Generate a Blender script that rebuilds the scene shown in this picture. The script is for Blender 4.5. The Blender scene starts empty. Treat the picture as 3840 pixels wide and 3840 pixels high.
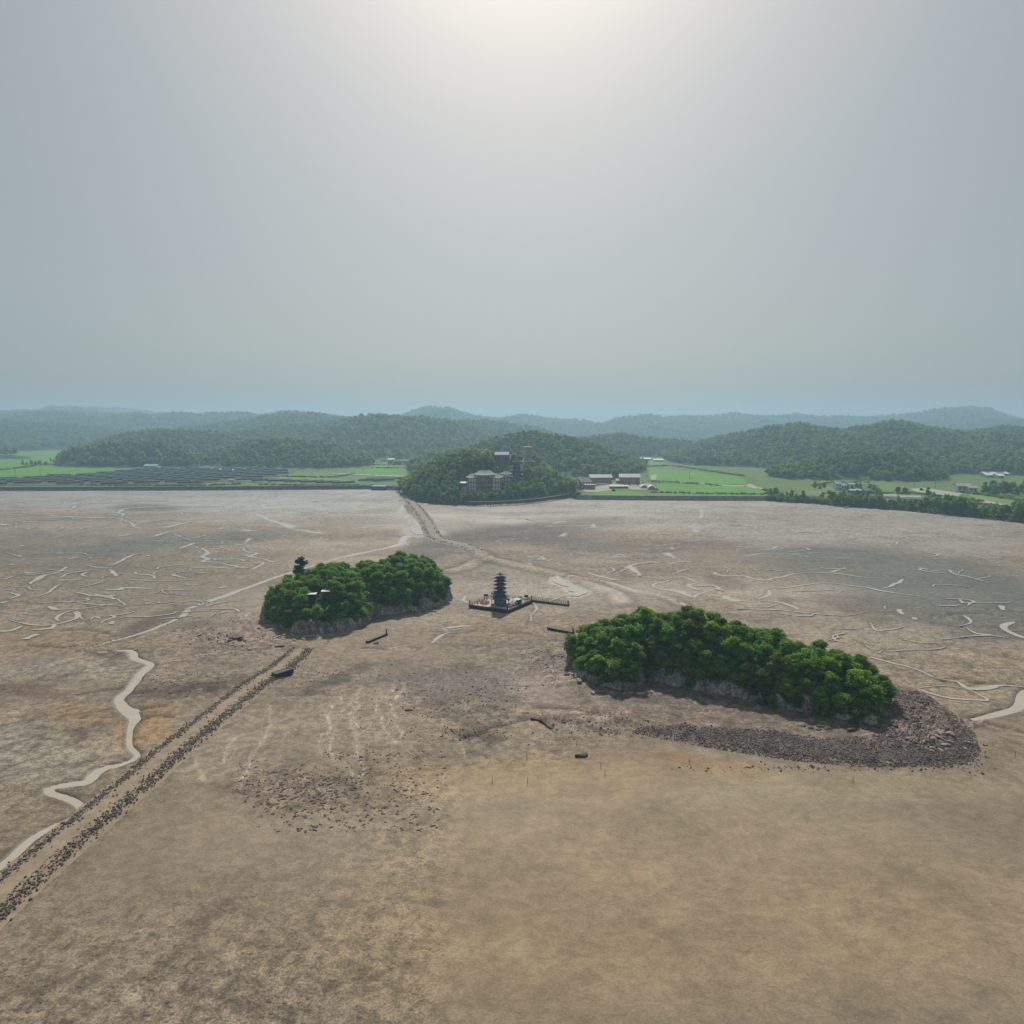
import bpy, math, random
import numpy as np
from mathutils import Vector, Matrix

# ---------------------------------------------------------------- camera, sky, sun, exposure
sc = bpy.context.scene
F = 2742.0                 # focal length in photograph pixels (photograph is 3840 wide)
CH = 60.0                  # camera height above the mud
PITCH = math.atan((1920 - 1600) / F)
cam_d = bpy.data.cameras.new('camera'); cam = bpy.data.objects.new('camera', cam_d)
sc.collection.objects.link(cam); sc.camera = cam
cam_d.sensor_width = 36.0; cam_d.lens = 36.0 * F / 3840.0
cam_d.clip_start = 0.5; cam_d.clip_end = 40000
cam.location = (0, 0, CH); cam.rotation_euler = (math.pi / 2 - PITCH, 0, 0)

SUN_EL, SUN_AZ = math.radians(43), math.radians(1)     # azimuth measured from +Y towards +X
world = bpy.data.worlds.new('World'); sc.world = world; world.use_nodes = True
wn = world.node_tree.nodes; wl = world.node_tree.links
bg = wn['Background']
sky_n = wn.new('ShaderNodeTexSky'); sky_n.sky_type = 'NISHITA'; sky_n.sun_disc = False
sky_n.sun_elevation = SUN_EL; sky_n.sun_rotation = SUN_AZ
sky_n.altitude = 0; sky_n.air_density = 1.0; sky_n.dust_density = 4.0; sky_n.ozone_density = 1.6
hs = wn.new('ShaderNodeHueSaturation'); hs.inputs['Saturation'].default_value = 1.05; hs.inputs['Value'].default_value = 1.0
veil = wn.new('ShaderNodeMix'); veil.data_type = 'RGBA'; veil.inputs[0].default_value = 0.58
veil.inputs[7].default_value = (4.75, 5.3, 5.25, 1)      # thin even cloud veil
wl.new(sky_n.outputs[0], hs.inputs['Color']); wl.new(hs.outputs[0], veil.inputs[6])
wl.new(veil.outputs[2], bg.inputs['Color'])
bg.inputs['Strength'].default_value = 0.08

sun_d = bpy.data.lights.new('sun', 'SUN'); sun = bpy.data.objects.new('sun', sun_d); sc.collection.objects.link(sun)
sun_d.energy = 4.6; sun_d.angle = math.radians(0.6); sun_d.color = (1.0, 0.93, 0.83)
sdir = Vector((math.sin(SUN_AZ) * math.cos(SUN_EL), math.cos(SUN_AZ) * math.cos(SUN_EL), math.sin(SUN_EL)))
sun.rotation_euler = sdir.to_track_quat('Z', 'Y').to_euler()
sc.view_settings.view_transform = 'Standard'; sc.view_settings.look = 'None'
sc.view_settings.exposure = -0.25; sc.view_settings.gamma = 1.0; sc.view_settings.use_curve_mapping = False
cy = sc.cycles
cy.max_bounces = 5; cy.diffuse_bounces = 2; cy.glossy_bounces = 2; cy.transmission_bounces = 3
cy.transparent_max_bounces = 4; cy.volume_bounces = 0; cy.use_denoising = True; cy.denoiser = 'OPENIMAGEDENOISE'; cy.denoising_input_passes = 'RGB_ALBEDO_NORMAL'
cy.caustics_reflective = False; cy.caustics_refractive = False

# ---------------------------------------------------------------- helpers
C = sc.collection
rng = np.random.default_rng(7)
random.seed(7)
cp, sp = math.cos(PITCH), math.sin(PITCH)

def ray(x, y):
    a = (np.asarray(x, float) - 1920) / F; b = (1920 - np.asarray(y, float)) / F
    return a, cp + b * sp, b * cp - sp          # world direction
def gp(x, y, z=0.0):
    """point on the level z seen at photograph pixel x, y"""
    dx, dy, dz = ray(x, y); t = (z - CH) / dz
    return np.array([dx * t, dy * t]).T
def gd(x, y, Y):
    """point at depth Y (metres ahead of the drone) seen at pixel x, y"""
    dx, dy, dz = ray(x, y); t = Y / dy
    return np.array([dx * t, np.zeros_like(t) + Y, CH + dz * t]).T
def topx(X, Y, Z=0.0):
    dz = np.asarray(Z) - CH
    dep = Y * cp - dz * sp; up = Y * sp + dz * cp
    return 1920 + F * X / dep, 1920 - F * up / dep
def lin(c):
    return tuple(((v / 255) / 12.92 if v / 255 < 0.04045 else ((v / 255 + 0.055) / 1.055) ** 2.4) for v in c)
def smooth(t):
    t = np.clip(t, 0, 1); return t * t * (3 - 2 * t)

def _h(ix, iy, iz, seed):
    n = (ix * 374761393 + iy * 668265263 + iz * 2147483647 + seed * 144665) & 0xffffffff
    n = ((n ^ (n >> 13)) * 1274126177) & 0xffffffff
    n = ((n ^ (n >> 15)) * 2246822519) & 0xffffffff
    return ((n ^ (n >> 16)) & 0xffff) / 65535.0
def vnoise(x, y, z=None, seed=0):
    x = np.asarray(x, float); y = np.asarray(y, float)
    xi = np.floor(x).astype(np.int64); yi = np.floor(y).astype(np.int64)
    fx = x - xi; fy = y - yi; fx = fx * fx * (3 - 2 * fx); fy = fy * fy * (3 - 2 * fy)
    def plane(zi):
        a = _h(xi, yi, zi, seed); b = _h(xi + 1, yi, zi, seed); c = _h(xi, yi + 1, zi, seed); d = _h(xi + 1, yi + 1, zi, seed)
        return (a * (1 - fx) + b * fx) * (1 - fy) + (c * (1 - fx) + d * fx) * fy
    if z is None: return plane(np.zeros_like(xi)) * 2 - 1
    z = np.asarray(z, float); zi = np.floor(z).astype(np.int64); fz = z - zi; fz = fz * fz * (3 - 2 * fz)
    return (plane(zi) * (1 - fz) + plane(zi + 1) * fz) * 2 - 1
def fbm(x, y, o=4, seed=0, z=None, gain=0.5):
    s = 0; a = 1.0; f = 1.0; t = 0
    for k in range(o):
        s = s + a * vnoise(x * f, y * f, None if z is None else z * f, seed + k * 17); t += a; a *= gain; f *= 2.03
    return s / t

def new_mesh(name, verts, faces, smooth_shade=False, attrs=None):
    me = bpy.data.meshes.new(name)
    verts = np.asarray(verts, np.float32)
    if isinstance(faces, np.ndarray):
        n, k = faces.shape
        me.vertices.add(len(verts)); me.vertices.foreach_set('co', verts.ravel())
        me.loops.add(n * k); me.loops.foreach_set('vertex_index', faces.ravel().astype(np.int32))
        me.polygons.add(n); me.polygons.foreach_set('loop_start', np.arange(0, n * k, k, dtype=np.int32))
        me.update(calc_edges=True)
    else:
        me.from_pydata(verts.tolist(), [], faces)
    if smooth_shade: me.polygons.foreach_set('use_smooth', [True] * len(me.polygons))
    for nm, (typ, data) in (attrs or {}).items():
        a = me.attributes.new(nm, typ, 'POINT')
        a.data.foreach_set('color' if 'COLOR' in typ else 'value', np.asarray(data, np.float32).ravel())
    me.update()
    return me
def link(name, data, m=None, parent=None, loc=None, rz=None, kind=None, label=None, cat=None, group=None):
    o = bpy.data.objects.new(name, data); C.objects.link(o)
    if m is not None and data is not None and len(data.materials) == 0: data.materials.append(m)
    if parent is not None: o.parent = parent
    if loc is not None: o.location = loc
    if rz is not None: o.rotation_euler = (0, 0, rz)
    tag(o, label, cat, group, kind)
    return o
def tag(o, label=None, cat=None, group=None, kind=None):
    if label: o['label'] = label
    if cat: o['category'] = cat
    if group: o['group'] = group
    if kind: o['kind'] = kind
    return o
def thing(name, label, cat, loc=(0, 0, 0), rz=0.0, group=None):
    return link(name, None, None, None, loc, rz, None, label, cat, group)

class MB:
    """collects boxes, bars and tubes for one mesh"""
    def __init__(s): s.v = []; s.f = []
    def add(s, v, f):
        o = len(s.v); s.v += [tuple(map(float, p)) for p in v]; s.f += [tuple(i + o for i in q) for q in f]; return s
    def box(s, c, d, rz=0.0, taper=1.0):
        x, y, z = d[0] / 2, d[1] / 2, d[2] / 2; ca, sa = math.cos(rz), math.sin(rz); v = []
        for zz, k in ((-z, 1), (z, taper)):
            for a, b in ((-x, -y), (x, -y), (x, y), (-x, y)):
                a *= k; b *= k
                v.append((c[0] + a * ca - b * sa, c[1] + a * sa + b * ca, c[2] + zz))
        return s.add(v, [(3, 2, 1, 0), (4, 5, 6, 7), (0, 1, 5, 4), (1, 2, 6, 5), (2, 3, 7, 6), (3, 0, 4, 7)])
    def bar(s, p, q, r, r2=None, n=6):
        p = Vector(p); q = Vector(q); d = (q - p).normalized(); r2 = r if r2 is None else r2
        a = d.orthogonal().normalized(); b = d.cross(a); v = []
        for c, rr in ((p, r), (q, r2)):
            for k in range(n):
                t = 2 * math.pi * k / n; v.append(c + (a * math.cos(t) + b * math.sin(t)) * rr)
        f = [(k, (k + 1) % n, n + (k + 1) % n, n + k) for k in range(n)] + [tuple(range(n - 1, -1, -1)), tuple(range(n, 2 * n))]
        return s.add(v, f)
    def lathe(s, prof, n=16, c=(0, 0, 0)):
        v = []; f = []
        for r, z in prof:
            for k in range(n):
                t = 2 * math.pi * k / n; v.append((c[0] + r * math.cos(t), c[1] + r * math.sin(t), c[2] + z))
        for j in range(len(prof) - 1):
            for k in range(n):
                f.append((j * n + k, j * n + (k + 1) % n, (j + 1) * n + (k + 1) % n, (j + 1) * n + k))
        f.append(tuple(range(n - 1, -1, -1))); f.append(tuple(range((len(prof) - 1) * n, len(prof) * n)))
        return s.add(v, f)
    def roof(s, wx, wy, tx, ty, h, lift=0.0, thick=0.15, c=(0, 0, 0), pw=1.5, K=5, S=6):
        """curved hipped roof: eave wx by wy with upturned corners, top tx by ty"""
        v = []; f = []; n = 4 * S
        def ringpts(hx, hy, z, l):
            r = []
            for side in range(4):
                for k in range(S):
                    t = -1 + 2 * k / S; e = l * abs(t) ** 3
                    p = [(t * hx, -hy), (hx, t * hy), (-t * hx, hy), (-hx, -t * hy)][side]
                    g = 1 + 0.06 * abs(t) ** 3 * (l > 0)
                    r.append((c[0] + p[0] * g, c[1] + p[1] * g, c[2] + z + e))
            return r
        v += ringpts(wx / 2 * 0.985, wy / 2 * 0.985, -thick, lift)
        for k in range(K + 1):
            q = k / K
            v += ringpts(wx / 2 + (tx - wx) / 2 * q, wy / 2 + (ty - wy) / 2 * q, h * q ** pw, lift * (1 - q) ** 2)
        for j in range(K + 1):
            for k in range(n): f.append((j * n + k, j * n + (k + 1) % n, (j + 1) * n + (k + 1) % n, (j + 1) * n + k))
        f.append(tuple(range((K + 1) * n, (K + 2) * n))); f.append(tuple(range(n - 1, -1, -1)))
        return s.add(v, f)
    def gable(s, wx, wy, h, thick=0.2, c=(0, 0, 0), rz=0.0):
        """pitched roof slab pair, ridge along x"""
        ca, sa = math.cos(rz), math.sin(rz)
        def T(p): return (c[0] + p[0] * ca - p[1] * sa, c[1] + p[0] * sa + p[1] * ca, c[2] + p[2])
        x = wx / 2; y = wy / 2
        for sg in (-1, 1):
            v = [(-x, sg * y, 0), (x, sg * y, 0), (x, 0, h), (-x, 0, h), (-x, sg * y, thick), (x, sg * y, thick), (x, 0, h + thick), (-x, 0, h + thick)]
            s.add([T(p) for p in v], [(0, 1, 2, 3), (7, 6, 5, 4), (0, 4, 5, 1), (1, 5, 6, 2), (2, 6, 7, 3), (3, 7, 4, 0)])
        return s
    def prism(s, poly, z0, z1):
        n = len(poly)
        return s.add([(p[0], p[1], z0) for p in poly] + [(p[0], p[1], z1) for p in poly],
                     [tuple(range(n - 1, -1, -1)), tuple(range(n, 2 * n))] + [(k, (k + 1) % n, n + (k + 1) % n, n + k) for k in range(n)])
    def mesh(s, name, sm=False): return new_mesh(name, s.v, s.f, sm)
    def build(s, name, m, parent=None, **kw): return link(name, s.mesh(name), m, parent, **kw)

# ---------------------------------------------------------------- materials
def nt(name):
    m = bpy.data.materials.new(name); m.use_nodes = True
    return m, m.node_tree.nodes, m.node_tree.links, m.node_tree.nodes['Principled BSDF']
def mixc(n, l, fac, a, b, typ='MIX'):
    k = n.new('ShaderNodeMix'); k.data_type = 'RGBA'; k.blend_type = typ
    for idx, val in ((0, fac), (6, a), (7, b)):
        if hasattr(val, 'links'): l.new(val, k.inputs[idx])
        elif idx == 0: k.inputs[0].default_value = val
        else: k.inputs[idx].default_value = (*val[:3], 1)
    return k.outputs[2]
def noise(n, l, scale, detail=4, rough=0.6, vec=None, dist=0.0):
    t = n.new('ShaderNodeTexNoise'); t.inputs['Scale'].default_value = scale; t.inputs['Detail'].default_value = detail
    t.inputs['Roughness'].default_value = rough; t.inputs['Distortion'].default_value = dist
    if vec is not None: l.new(vec, t.inputs['Vector'])
    return t.outputs['Fac']
def ramp(n, l, src, lo, hi, a=0.0, b=1.0):
    r = n.new('ShaderNodeMapRange'); l.new(src, r.inputs[0])
    for i, v in ((1, lo), (2, hi), (3, a), (4, b)): r.inputs[i].default_value = v
    r.clamp = True
    return r.outputs[0]
def bump(n, l, bsdf, h, strength, dist):
    b = n.new('ShaderNodeBump'); b.inputs['Strength'].default_value = strength; b.inputs['Distance'].default_value = dist
    l.new(h, b.inputs['Height']); l.new(b.outputs[0], bsdf.inputs['Normal'])
def mat(name, c1, c2=None, rough=0.8, scale=1.5, metal=0.0, bumpd=0.0, var=0.0, spec=0.3):
    """weathered plain surface: two close tones mixed by noise"""
    c2 = c2 or tuple(v * 0.72 for v in c1)
    m, n, l, b = nt(name)
    tc = n.new('ShaderNodeTexCoord').outputs['Object']
    f = noise(n, l, scale, 5, 0.65, tc)
    col = mixc(n, l, ramp(n, l, f, 0.35, 0.68), c1, c2)
    if var:
        oi = n.new('ShaderNodeObjectInfo').outputs['Random']
        h = n.new('ShaderNodeHueSaturation'); l.new(col, h.inputs['Color']); l.new(ramp(n, l, oi, 0, 1, 1 - var, 1 + var), h.inputs['Value']); col = h.outputs[0]
    l.new(col, b.inputs['Base Color']); b.inputs['Roughness'].default_value = rough; b.inputs['Metallic'].default_value = metal
    b.inputs['Specular IOR Level'].default_value = spec
    if bumpd: bump(n, l, b, noise(n, l, scale * 6, 4, 0.7, tc), 0.6, bumpd)
    return m
def leaf_mat(name, c1, c2, trans=0.35, var=0.35, hue=0.02):
    m, n, l, b = nt(name)
    geo = n.new('ShaderNodeNewGeometry'); oi = n.new('ShaderNodeObjectInfo')
    f = noise(n, l, 0.35, 3, 0.6, geo.outputs['Position'])
    col = mixc(n, l, ramp(n, l, f, 0.35, 0.65), c1, c2)
    h = n.new('ShaderNodeHueSaturation'); l.new(col, h.inputs['Color'])
    l.new(ramp(n, l, oi.outputs['Random'], 0, 1, 1 - var, 1 + var), h.inputs['Value'])
    mul = n.new('ShaderNodeMath'); mul.operation = 'MULTIPLY'; mul.inputs[1].default_value = 7.13; l.new(oi.outputs['Random'], mul.inputs[0])
    fr = n.new('ShaderNodeMath'); fr.operation = 'FRACT'; l.new(mul.outputs[0], fr.inputs[0])
    l.new(ramp(n, l, fr.outputs[0], 0, 1, 0.5 - hue * 1.6, 0.5 + hue), h.inputs['Hue'])
    l.new(h.outputs[0], b.inputs['Base Color']); b.inputs['Roughness'].default_value = 0.62; b.inputs['Specular IOR Level'].default_value = 0.2
    tr = n.new('ShaderNodeBsdfTranslucent'); h2 = n.new('ShaderNodeHueSaturation'); l.new(h.outputs[0], h2.inputs['Color'])
    h2.inputs['Hue'].default_value = 0.485; h2.inputs['Value'].default_value = 1.7; l.new(h2.outputs[0], tr.inputs['Color'])
    mx = n.new('ShaderNodeMixShader'); mx.inputs[0].default_value = trans
    l.new(b.outputs[0], mx.inputs[1]); l.new(tr.outputs[0], mx.inputs[2]); l.new(mx.outputs[0], n['Material Output'].inputs['Surface'])
    return m

# ================================================================ the tidal flat
def sub_poly(pts, step):
    """smooth (Catmull-Rom) resampling of a world polyline"""
    P = np.asarray(pts, float)
    if len(P) < 2: return P
    Q = np.vstack([2 * P[0] - P[1], P, 2 * P[-1] - P[-2]]); out = []
    for i in range(1, len(Q) - 2):
        p0, p1, p2, p3 = Q[i - 1], Q[i], Q[i + 1], Q[i + 2]
        n = max(2, int(np.linalg.norm(p2 - p1) / step))
        for k in range(n):
            t = k / n
            out.append(0.5 * ((2 * p1) + (p2 - p0) * t + (2 * p0 - 5 * p1 + 4 * p2 - p3) * t * t + (3 * p1 - p0 - 3 * p2 + p3) * t ** 3))
    out.append(P[-1])
    return np.array(out)
def seg_dist(X, Y, pts, maxd):
    """distance of every grid point to a polyline, maxd where farther; also the arc parameter 0..1"""
    D = np.full(X.shape, maxd, float); T = np.zeros(X.shape)
    n = len(pts) - 1
    for i in range(n):
        a, b = pts[i], pts[i + 1]
        m = (X > min(a[0], b[0]) - maxd) & (X < max(a[0], b[0]) + maxd) & (Y > min(a[1], b[1]) - maxd) & (Y < max(a[1], b[1]) + maxd)
        if not m.any(): continue
        x = X[m] - a[0]; y = Y[m] - a[1]; d = b - a; L = d @ d + 1e-9
        t = np.clip((x * d[0] + y * d[1]) / L, 0, 1)
        q = np.hypot(x - t * d[0], y - t * d[1])
        old = D[m]; tt = T[m]; better = q < old
        tt[better] = (i + t[better]) / n; old[better] = q[better]; D[m] = old; T[m] = tt
    return D, T
def poly_in(X, Y, poly):
    """signed distance to a closed polygon, positive inside"""
    P = np.asarray(poly, float); n = len(P); D = np.full(X.shape, 1e9); ins = np.zeros(X.shape, bool)
    for i in range(n):
        a, b = P[i], P[(i + 1) % n]; d = b - a; L = d @ d + 1e-12
        t = np.clip(((X - a[0]) * d[0] + (Y - a[1]) * d[1]) / L, 0, 1)
        D = np.minimum(D, np.hypot(X - a[0] - t * d[0], Y - a[1] - t * d[1]))
        c = ((a[1] > Y) != (b[1] > Y)) & (X < (b[0] - a[0]) * (Y - a[1]) / (b[1] - a[1] + 1e-12) + a[0])
        ins ^= c
    return np.where(ins, D, -D)
def pxl(pts): return gp([p[0] for p in pts], [p[1] for p in pts])
def zl(pts, s, ox, oy): return [(ox + p[0] * s, oy + p[1] * s) for p in pts]

# islets, in photograph pixels at the level of the flat
ISLET_R = pxl([(2115, 2480), (2150, 2530), (2200, 2565), (2270, 2590), (2380, 2600), (2430, 2560), (2500, 2578), (2600, 2598), (2750, 2625), (2900, 2665),
               (3050, 2695), (3180, 2722), (3290, 2735), (3335, 2690), (3345, 2640), (3300, 2600), (3200, 2580), (2900, 2530), (2600, 2470), (2400, 2450), (2250, 2452), (2150, 2465)])
ISLET_LA = pxl([(985, 2310), (1005, 2345), (1080, 2368), (1180, 2374), (1280, 2366), (1350, 2352), (1385, 2338), (1397, 2315), (1400, 2260), (1330, 2235), (1200, 2235), (1080, 2250), (1010, 2275)])
ISLET_LC = pxl([(1290, 2310), (1400, 2306), (1480, 2296), (1510, 2225), (1400, 2212), (1280, 2240)])
ISLET_LB = pxl([(1395, 2312), (1460, 2305), (1550, 2292), (1630, 2278), (1680, 2262), (1690, 2240), (1660, 2215), (1550, 2205), (1420, 2205), (1360, 2230), (1350, 2290)])
SPIT = pxl([(2080, 2500), (2120, 2600), (2260, 2690), (2420, 2760), (2600, 2795), (2800, 2825), (3000, 2852), (3300, 2878), (3450, 2880), (3560, 2874), (3640, 2845), (3662, 2815),
            (3640, 2750), (3570, 2680), (3480, 2610), (3400, 2570), (3320, 2560), (2900, 2500), (2300, 2440), (2130, 2450)])
SHINGLE = pxl([(2380, 2745), (2560, 2735), (2760, 2750), (2950, 2765), (3100, 2785), (3280, 2785), (3350, 2700), (3380, 2600), (3480, 2612), (3570, 2685), (3640, 2755), (3660, 2815),
               (3638, 2845), (3560, 2872), (3450, 2878), (3300, 2876), (3000, 2850), (2800, 2822), (2600, 2792)])

Z1 = 1000 / 1932; Z4 = 1100 / 1932; Z6 = 1440 / 1932; Z3 = 940 / 1932; Z2 = 1200 / 1932
CREEKS = []       # (points px, half width m, carved)
CREEKS.append((zl([(560, 268), (650, 280), (850, 270), (935, 265), (965, 290), (980, 325), (1090, 372), (1020, 450), (940, 550), (870, 610), (880, 670), (975, 740), (950, 850), (945, 950), (985, 1035),
                   (850, 1100), (780, 1112), (690, 1160), (620, 1215), (480, 1232), (345, 1265), (370, 1305), (480, 1340), (570, 1390), (590, 1430), (530, 1480), (400, 1530), (250, 1620), (100, 1760), (-120, 1900)], Z1, 0, 2300),
               [0.25, .3, .4, .6, .8, .8, .7, .8, .9, .95, 1.0, 1.25, 1.25, 1.3, 1.4, .9, .6, .6, .6, .55, .6, .8, .8, .7, .8, .9, .9, .9, .9, .9], True))
CREEKS.append(([(1588, 2004), (1522, 2015), (1508, 2038), (1434, 2058), (1300, 2085), (1180, 2118), (1085, 2149), (1025, 2167), (939, 2199), (854, 2230), (769, 2258), (712, 2281), (683, 2310), (581, 2355), (480, 2388), (400, 2408), (300, 2440)],
               [2.0, 1.4, 1.3, 1.2, 1.0, .9, .9, .8, .8, .8, .9, 1.1, 1.3, .7, .5, .4, .3], True))
CREEKS.append(([(1588, 2004), (1565, 1964), (1542, 1918), (1528, 1893)], [4.2, 4.0, 3.2, 2.2], False))
CREEKS.append(([(3905, 2560), (3840, 2603), (3829, 2622), (3790, 2656), (3727, 2681), (3644, 2696)], [1.0, 1.0, .95, .9, .8, .4], True))
CREEKS.append((zl([(740, 240), (900, 290), (950, 300), (1100, 350), (1230, 405)], Z3, 2900, 2350), [.4, .55, .5, .5, .3], False))
CREEKS.append((zl([(1300, 410), (1460, 430), (1520, 475), (1600, 490), (1680, 480), (1800, 450), (1932, 470)], Z3, 2900, 2350), [.3, .6, .7, .5, .8, .4, .4], False))
CREEKS.append((zl([(1120, 470), (1250, 460), (1380, 465), (1530, 490), (1600, 530), (1630, 560), (1400, 550), (1250, 515), (1120, 475)], Z3, 2900, 2350), [.3, .3, .3, .3, .6, .6, .5, .4, .3], False))
for p, w in [([(350, 70), (305, 90), (300, 130)], .8), ([(310, 160), (270, 185), (240, 210)], 1.3), ([(240, 240), (300, 230)], .8), ([(155, 280), (150, 272)], .8), ([(150, 303), (180, 328)], 1.2), ([(250, 375), (215, 388), (170, 405)], .8),
             ([(205, 415), (250, 430), (290, 445)], .7), ([(270, 455), (230, 465), (250, 478), (305, 490), (262, 510), (255, 525)], .8), ([(130, 435), (90, 470), (140, 488), (200, 495), (250, 520)], 1.1),
             ([(320, 395), (360, 392), (400, 405), (430, 412), (520, 415), (590, 435), (650, 440), (760, 410), (860, 400), (1000, 405), (1120, 420), (1250, 430)], .7), ([(430, 520), (440, 535), (500, 545), (440, 550)], 1.2),
             ([(600, 540), (700, 550), (790, 585)], .9), ([(1325, 430), (1310, 440), (1270, 465), (1215, 485)], .7), ([(660, 490), (665, 512), (610, 535)], .9), ([(680, 480), (800, 465), (960, 455), (1100, 470), (1240, 495), (1400, 515)], .7),
             ([(1640, 620), (1670, 640), (1660, 655), (1610, 670)], .55), ([(1640, 672), (1690, 700), (1730, 712), (1770, 715)], .6), ([(1885, 650), (1870, 668), (1860, 690), (1920, 722), (1990, 740)], .7), ([(1240, 565), (1245, 580)], .5),
             ([(1335, 588), (1325, 612)], .6), ([(1375, 622), (1385, 634)], .5), ([(1610, 530), (1650, 555)], .5), ([(1820, 568), (1850, 592)], .6), ([(1395, 370), (1480, 390), (1560, 385), (1610, 410), (1720, 440), (1770, 445)], .7),
             ([(880, 325), (1000, 325), (1120, 328)], .8), ([(440, 305), (520, 318), (640, 305), (740, 305), (850, 320)], .7), ([(1320, 262), (1460, 264)], 1.0), ([(980, 400), (1020, 372)], .6), ([(550, 295), (640, 280), (720, 262)], .6),
             ([(1540, 300), (1700, 320), (1932, 345)], .6), ([(1500, 340), (1560, 345)], .9), ([(1300, 330), (1340, 332)], .9), ([(1160, 640), (1200, 690), (1330, 665)], .4), ([(20, 340), (90, 352), (30, 350)], .7), ([(160, 350), (240, 345)], .8)]:
    CREEKS.append((zl(p, Z6, 2400, 1850), w, False))
for p, w in [([(370, 125), (410, 118), (465, 100)], 1.6), ([(440, 165), (480, 148), (520, 130), (700, 118), (900, 105), (1100, 105)], 1.3), ([(0, 215), (90, 208), (200, 195), (250, 185)], 1.5),
             ([(280, 192), (330, 195), (400, 205), (560, 210), (740, 215), (820, 200), (780, 180), (830, 155), (1000, 140), (1240, 140)], 1.2), ([(840, 197), (980, 180)], 1.2), ([(760, 215), (850, 245), (870, 270), (940, 285)], 1.0),
             ([(340, 345), (560, 305), (800, 275), (980, 240), (1180, 210)], 1.1), ([(1195, 195), (1190, 182), (1250, 170)], 1.3), ([(1660, 185), (1740, 205), (1800, 235), (1932, 285), (2000, 300), (2130, 318)], 2.2), ([(1600, 290), (1640, 300), (1690, 300)], 1.5),
             ([(700, 303), (760, 295), (830, 290)], 1.5), ([(960, 348), (1040, 330), (1110, 300)], 1.3), ([(760, 335), (850, 325)], 1.3), ([(940, 370), (1045, 365)], 1.2), ([(1080, 278), (1260, 238)], 1.8), ([(610, 398), (660, 395)], 1.7),
             ([(1180, 415), (1290, 380)], 1.1), ([(1290, 405), (1360, 430), (1370, 460), (1340, 470), (1375, 482), (1340, 500), (1440, 510), (1540, 530), (1640, 545)], .8), ([(1580, 410), (1620, 440), (1700, 450), (1650, 470), (1740, 490), (1810, 508)], .8),
             ([(1510, 475), (1610, 495)], .7), ([(1710, 510), (1660, 555)], .7), ([(205, 655), (210, 630), (300, 590), (360, 580), (435, 535)], .9), ([(180, 570), (270, 575)], .8), ([(630, 548), (750, 520), (860, 470), (940, 450)], .8),
             ([(700, 555), (750, 588), (735, 602)], .9), ([(885, 575), (900, 588), (1000, 595), (1010, 612)], .8), ([(1080, 560), (1010, 590)], .8), ([(1130, 585), (1240, 610)], .6), ([(860, 620), (1080, 630), (1300, 625), (1400, 615)], .6),
             ([(690, 685), (800, 690), (820, 680), (1010, 680)], .9), ([(500, 705), (640, 725), (770, 755), (810, 790), (600, 785), (400, 770)], .75), ([(810, 790), (940, 775), (1040, 765), (1050, 775)], .5), ([(330, 800), (380, 820), (500, 820), (400, 850), (360, 880), (375, 895)], .75),
             ([(50, 890), (170, 920), (330, 920), (500, 880), (520, 840), (545, 888)], .7), ([(-60, 960), (0, 955), (80, 955), (170, 925)], .7), ([(220, 945), (320, 940), (350, 915)], .9), ([(590, 880), (630, 860), (665, 870)], .5), ([(670, 905), (680, 890), (740, 870), (710, 855)], .5),
             ([(765, 912), (772, 895)], .5), ([(150, 1018), (250, 985)], .9), ([(1130, 655), (1200, 650), (1320, 660)], .8), ([(860, 718), (950, 720), (1080, 690), (1260, 690)], .5), ([(90, 745), (160, 722), (100, 705)], .7), ([(230, 735), (330, 690), (400, 655)], .6),
             ([(1150, 538), (1440, 545), (1540, 552), (1640, 542)], .5), ([(0, 255), (70, 262)], 1.6), ([(150, 245), (235, 238)], 1.8), ([(560, 235), (620, 228)], 1.8), ([(190, 288), (215, 288)], 2.2), ([(115, 400), (150, 398)], 1.6), ([(380, 455), (430, 445)], 1.2),
             ([(470, 485), (520, 475)], 1.0), ([(570, 465), (605, 462)], 1.1), ([(950, 465), (975, 460)], 1.6), ([(60, 525), (90, 520)], .8), ([(1400, 410), (1440, 412), (1540, 435)], .7), ([(1600, 380), (1635, 352)], .9), ([(1550, 397), (1600, 392)], 1.2), ([(1440, 680), (1470, 668)], .8),
             ([(0, 125), (120, 112), (200, 100)], 1.2), ([(60, 165), (210, 158)], 1.0), ([(300, 150), (370, 150)], 1.2), ([(0, 310), (100, 300)], 1.0), ([(30, 620), (90, 600)], .6), ([(410, 622), (540, 622)], .6), ([(0, 780), (45, 765)], .6), ([(500, 675), (600, 655), (690, 625)], .5)]:
    CREEKS.append((zl(p, Z4, 0, 1820), w, False))
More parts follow.
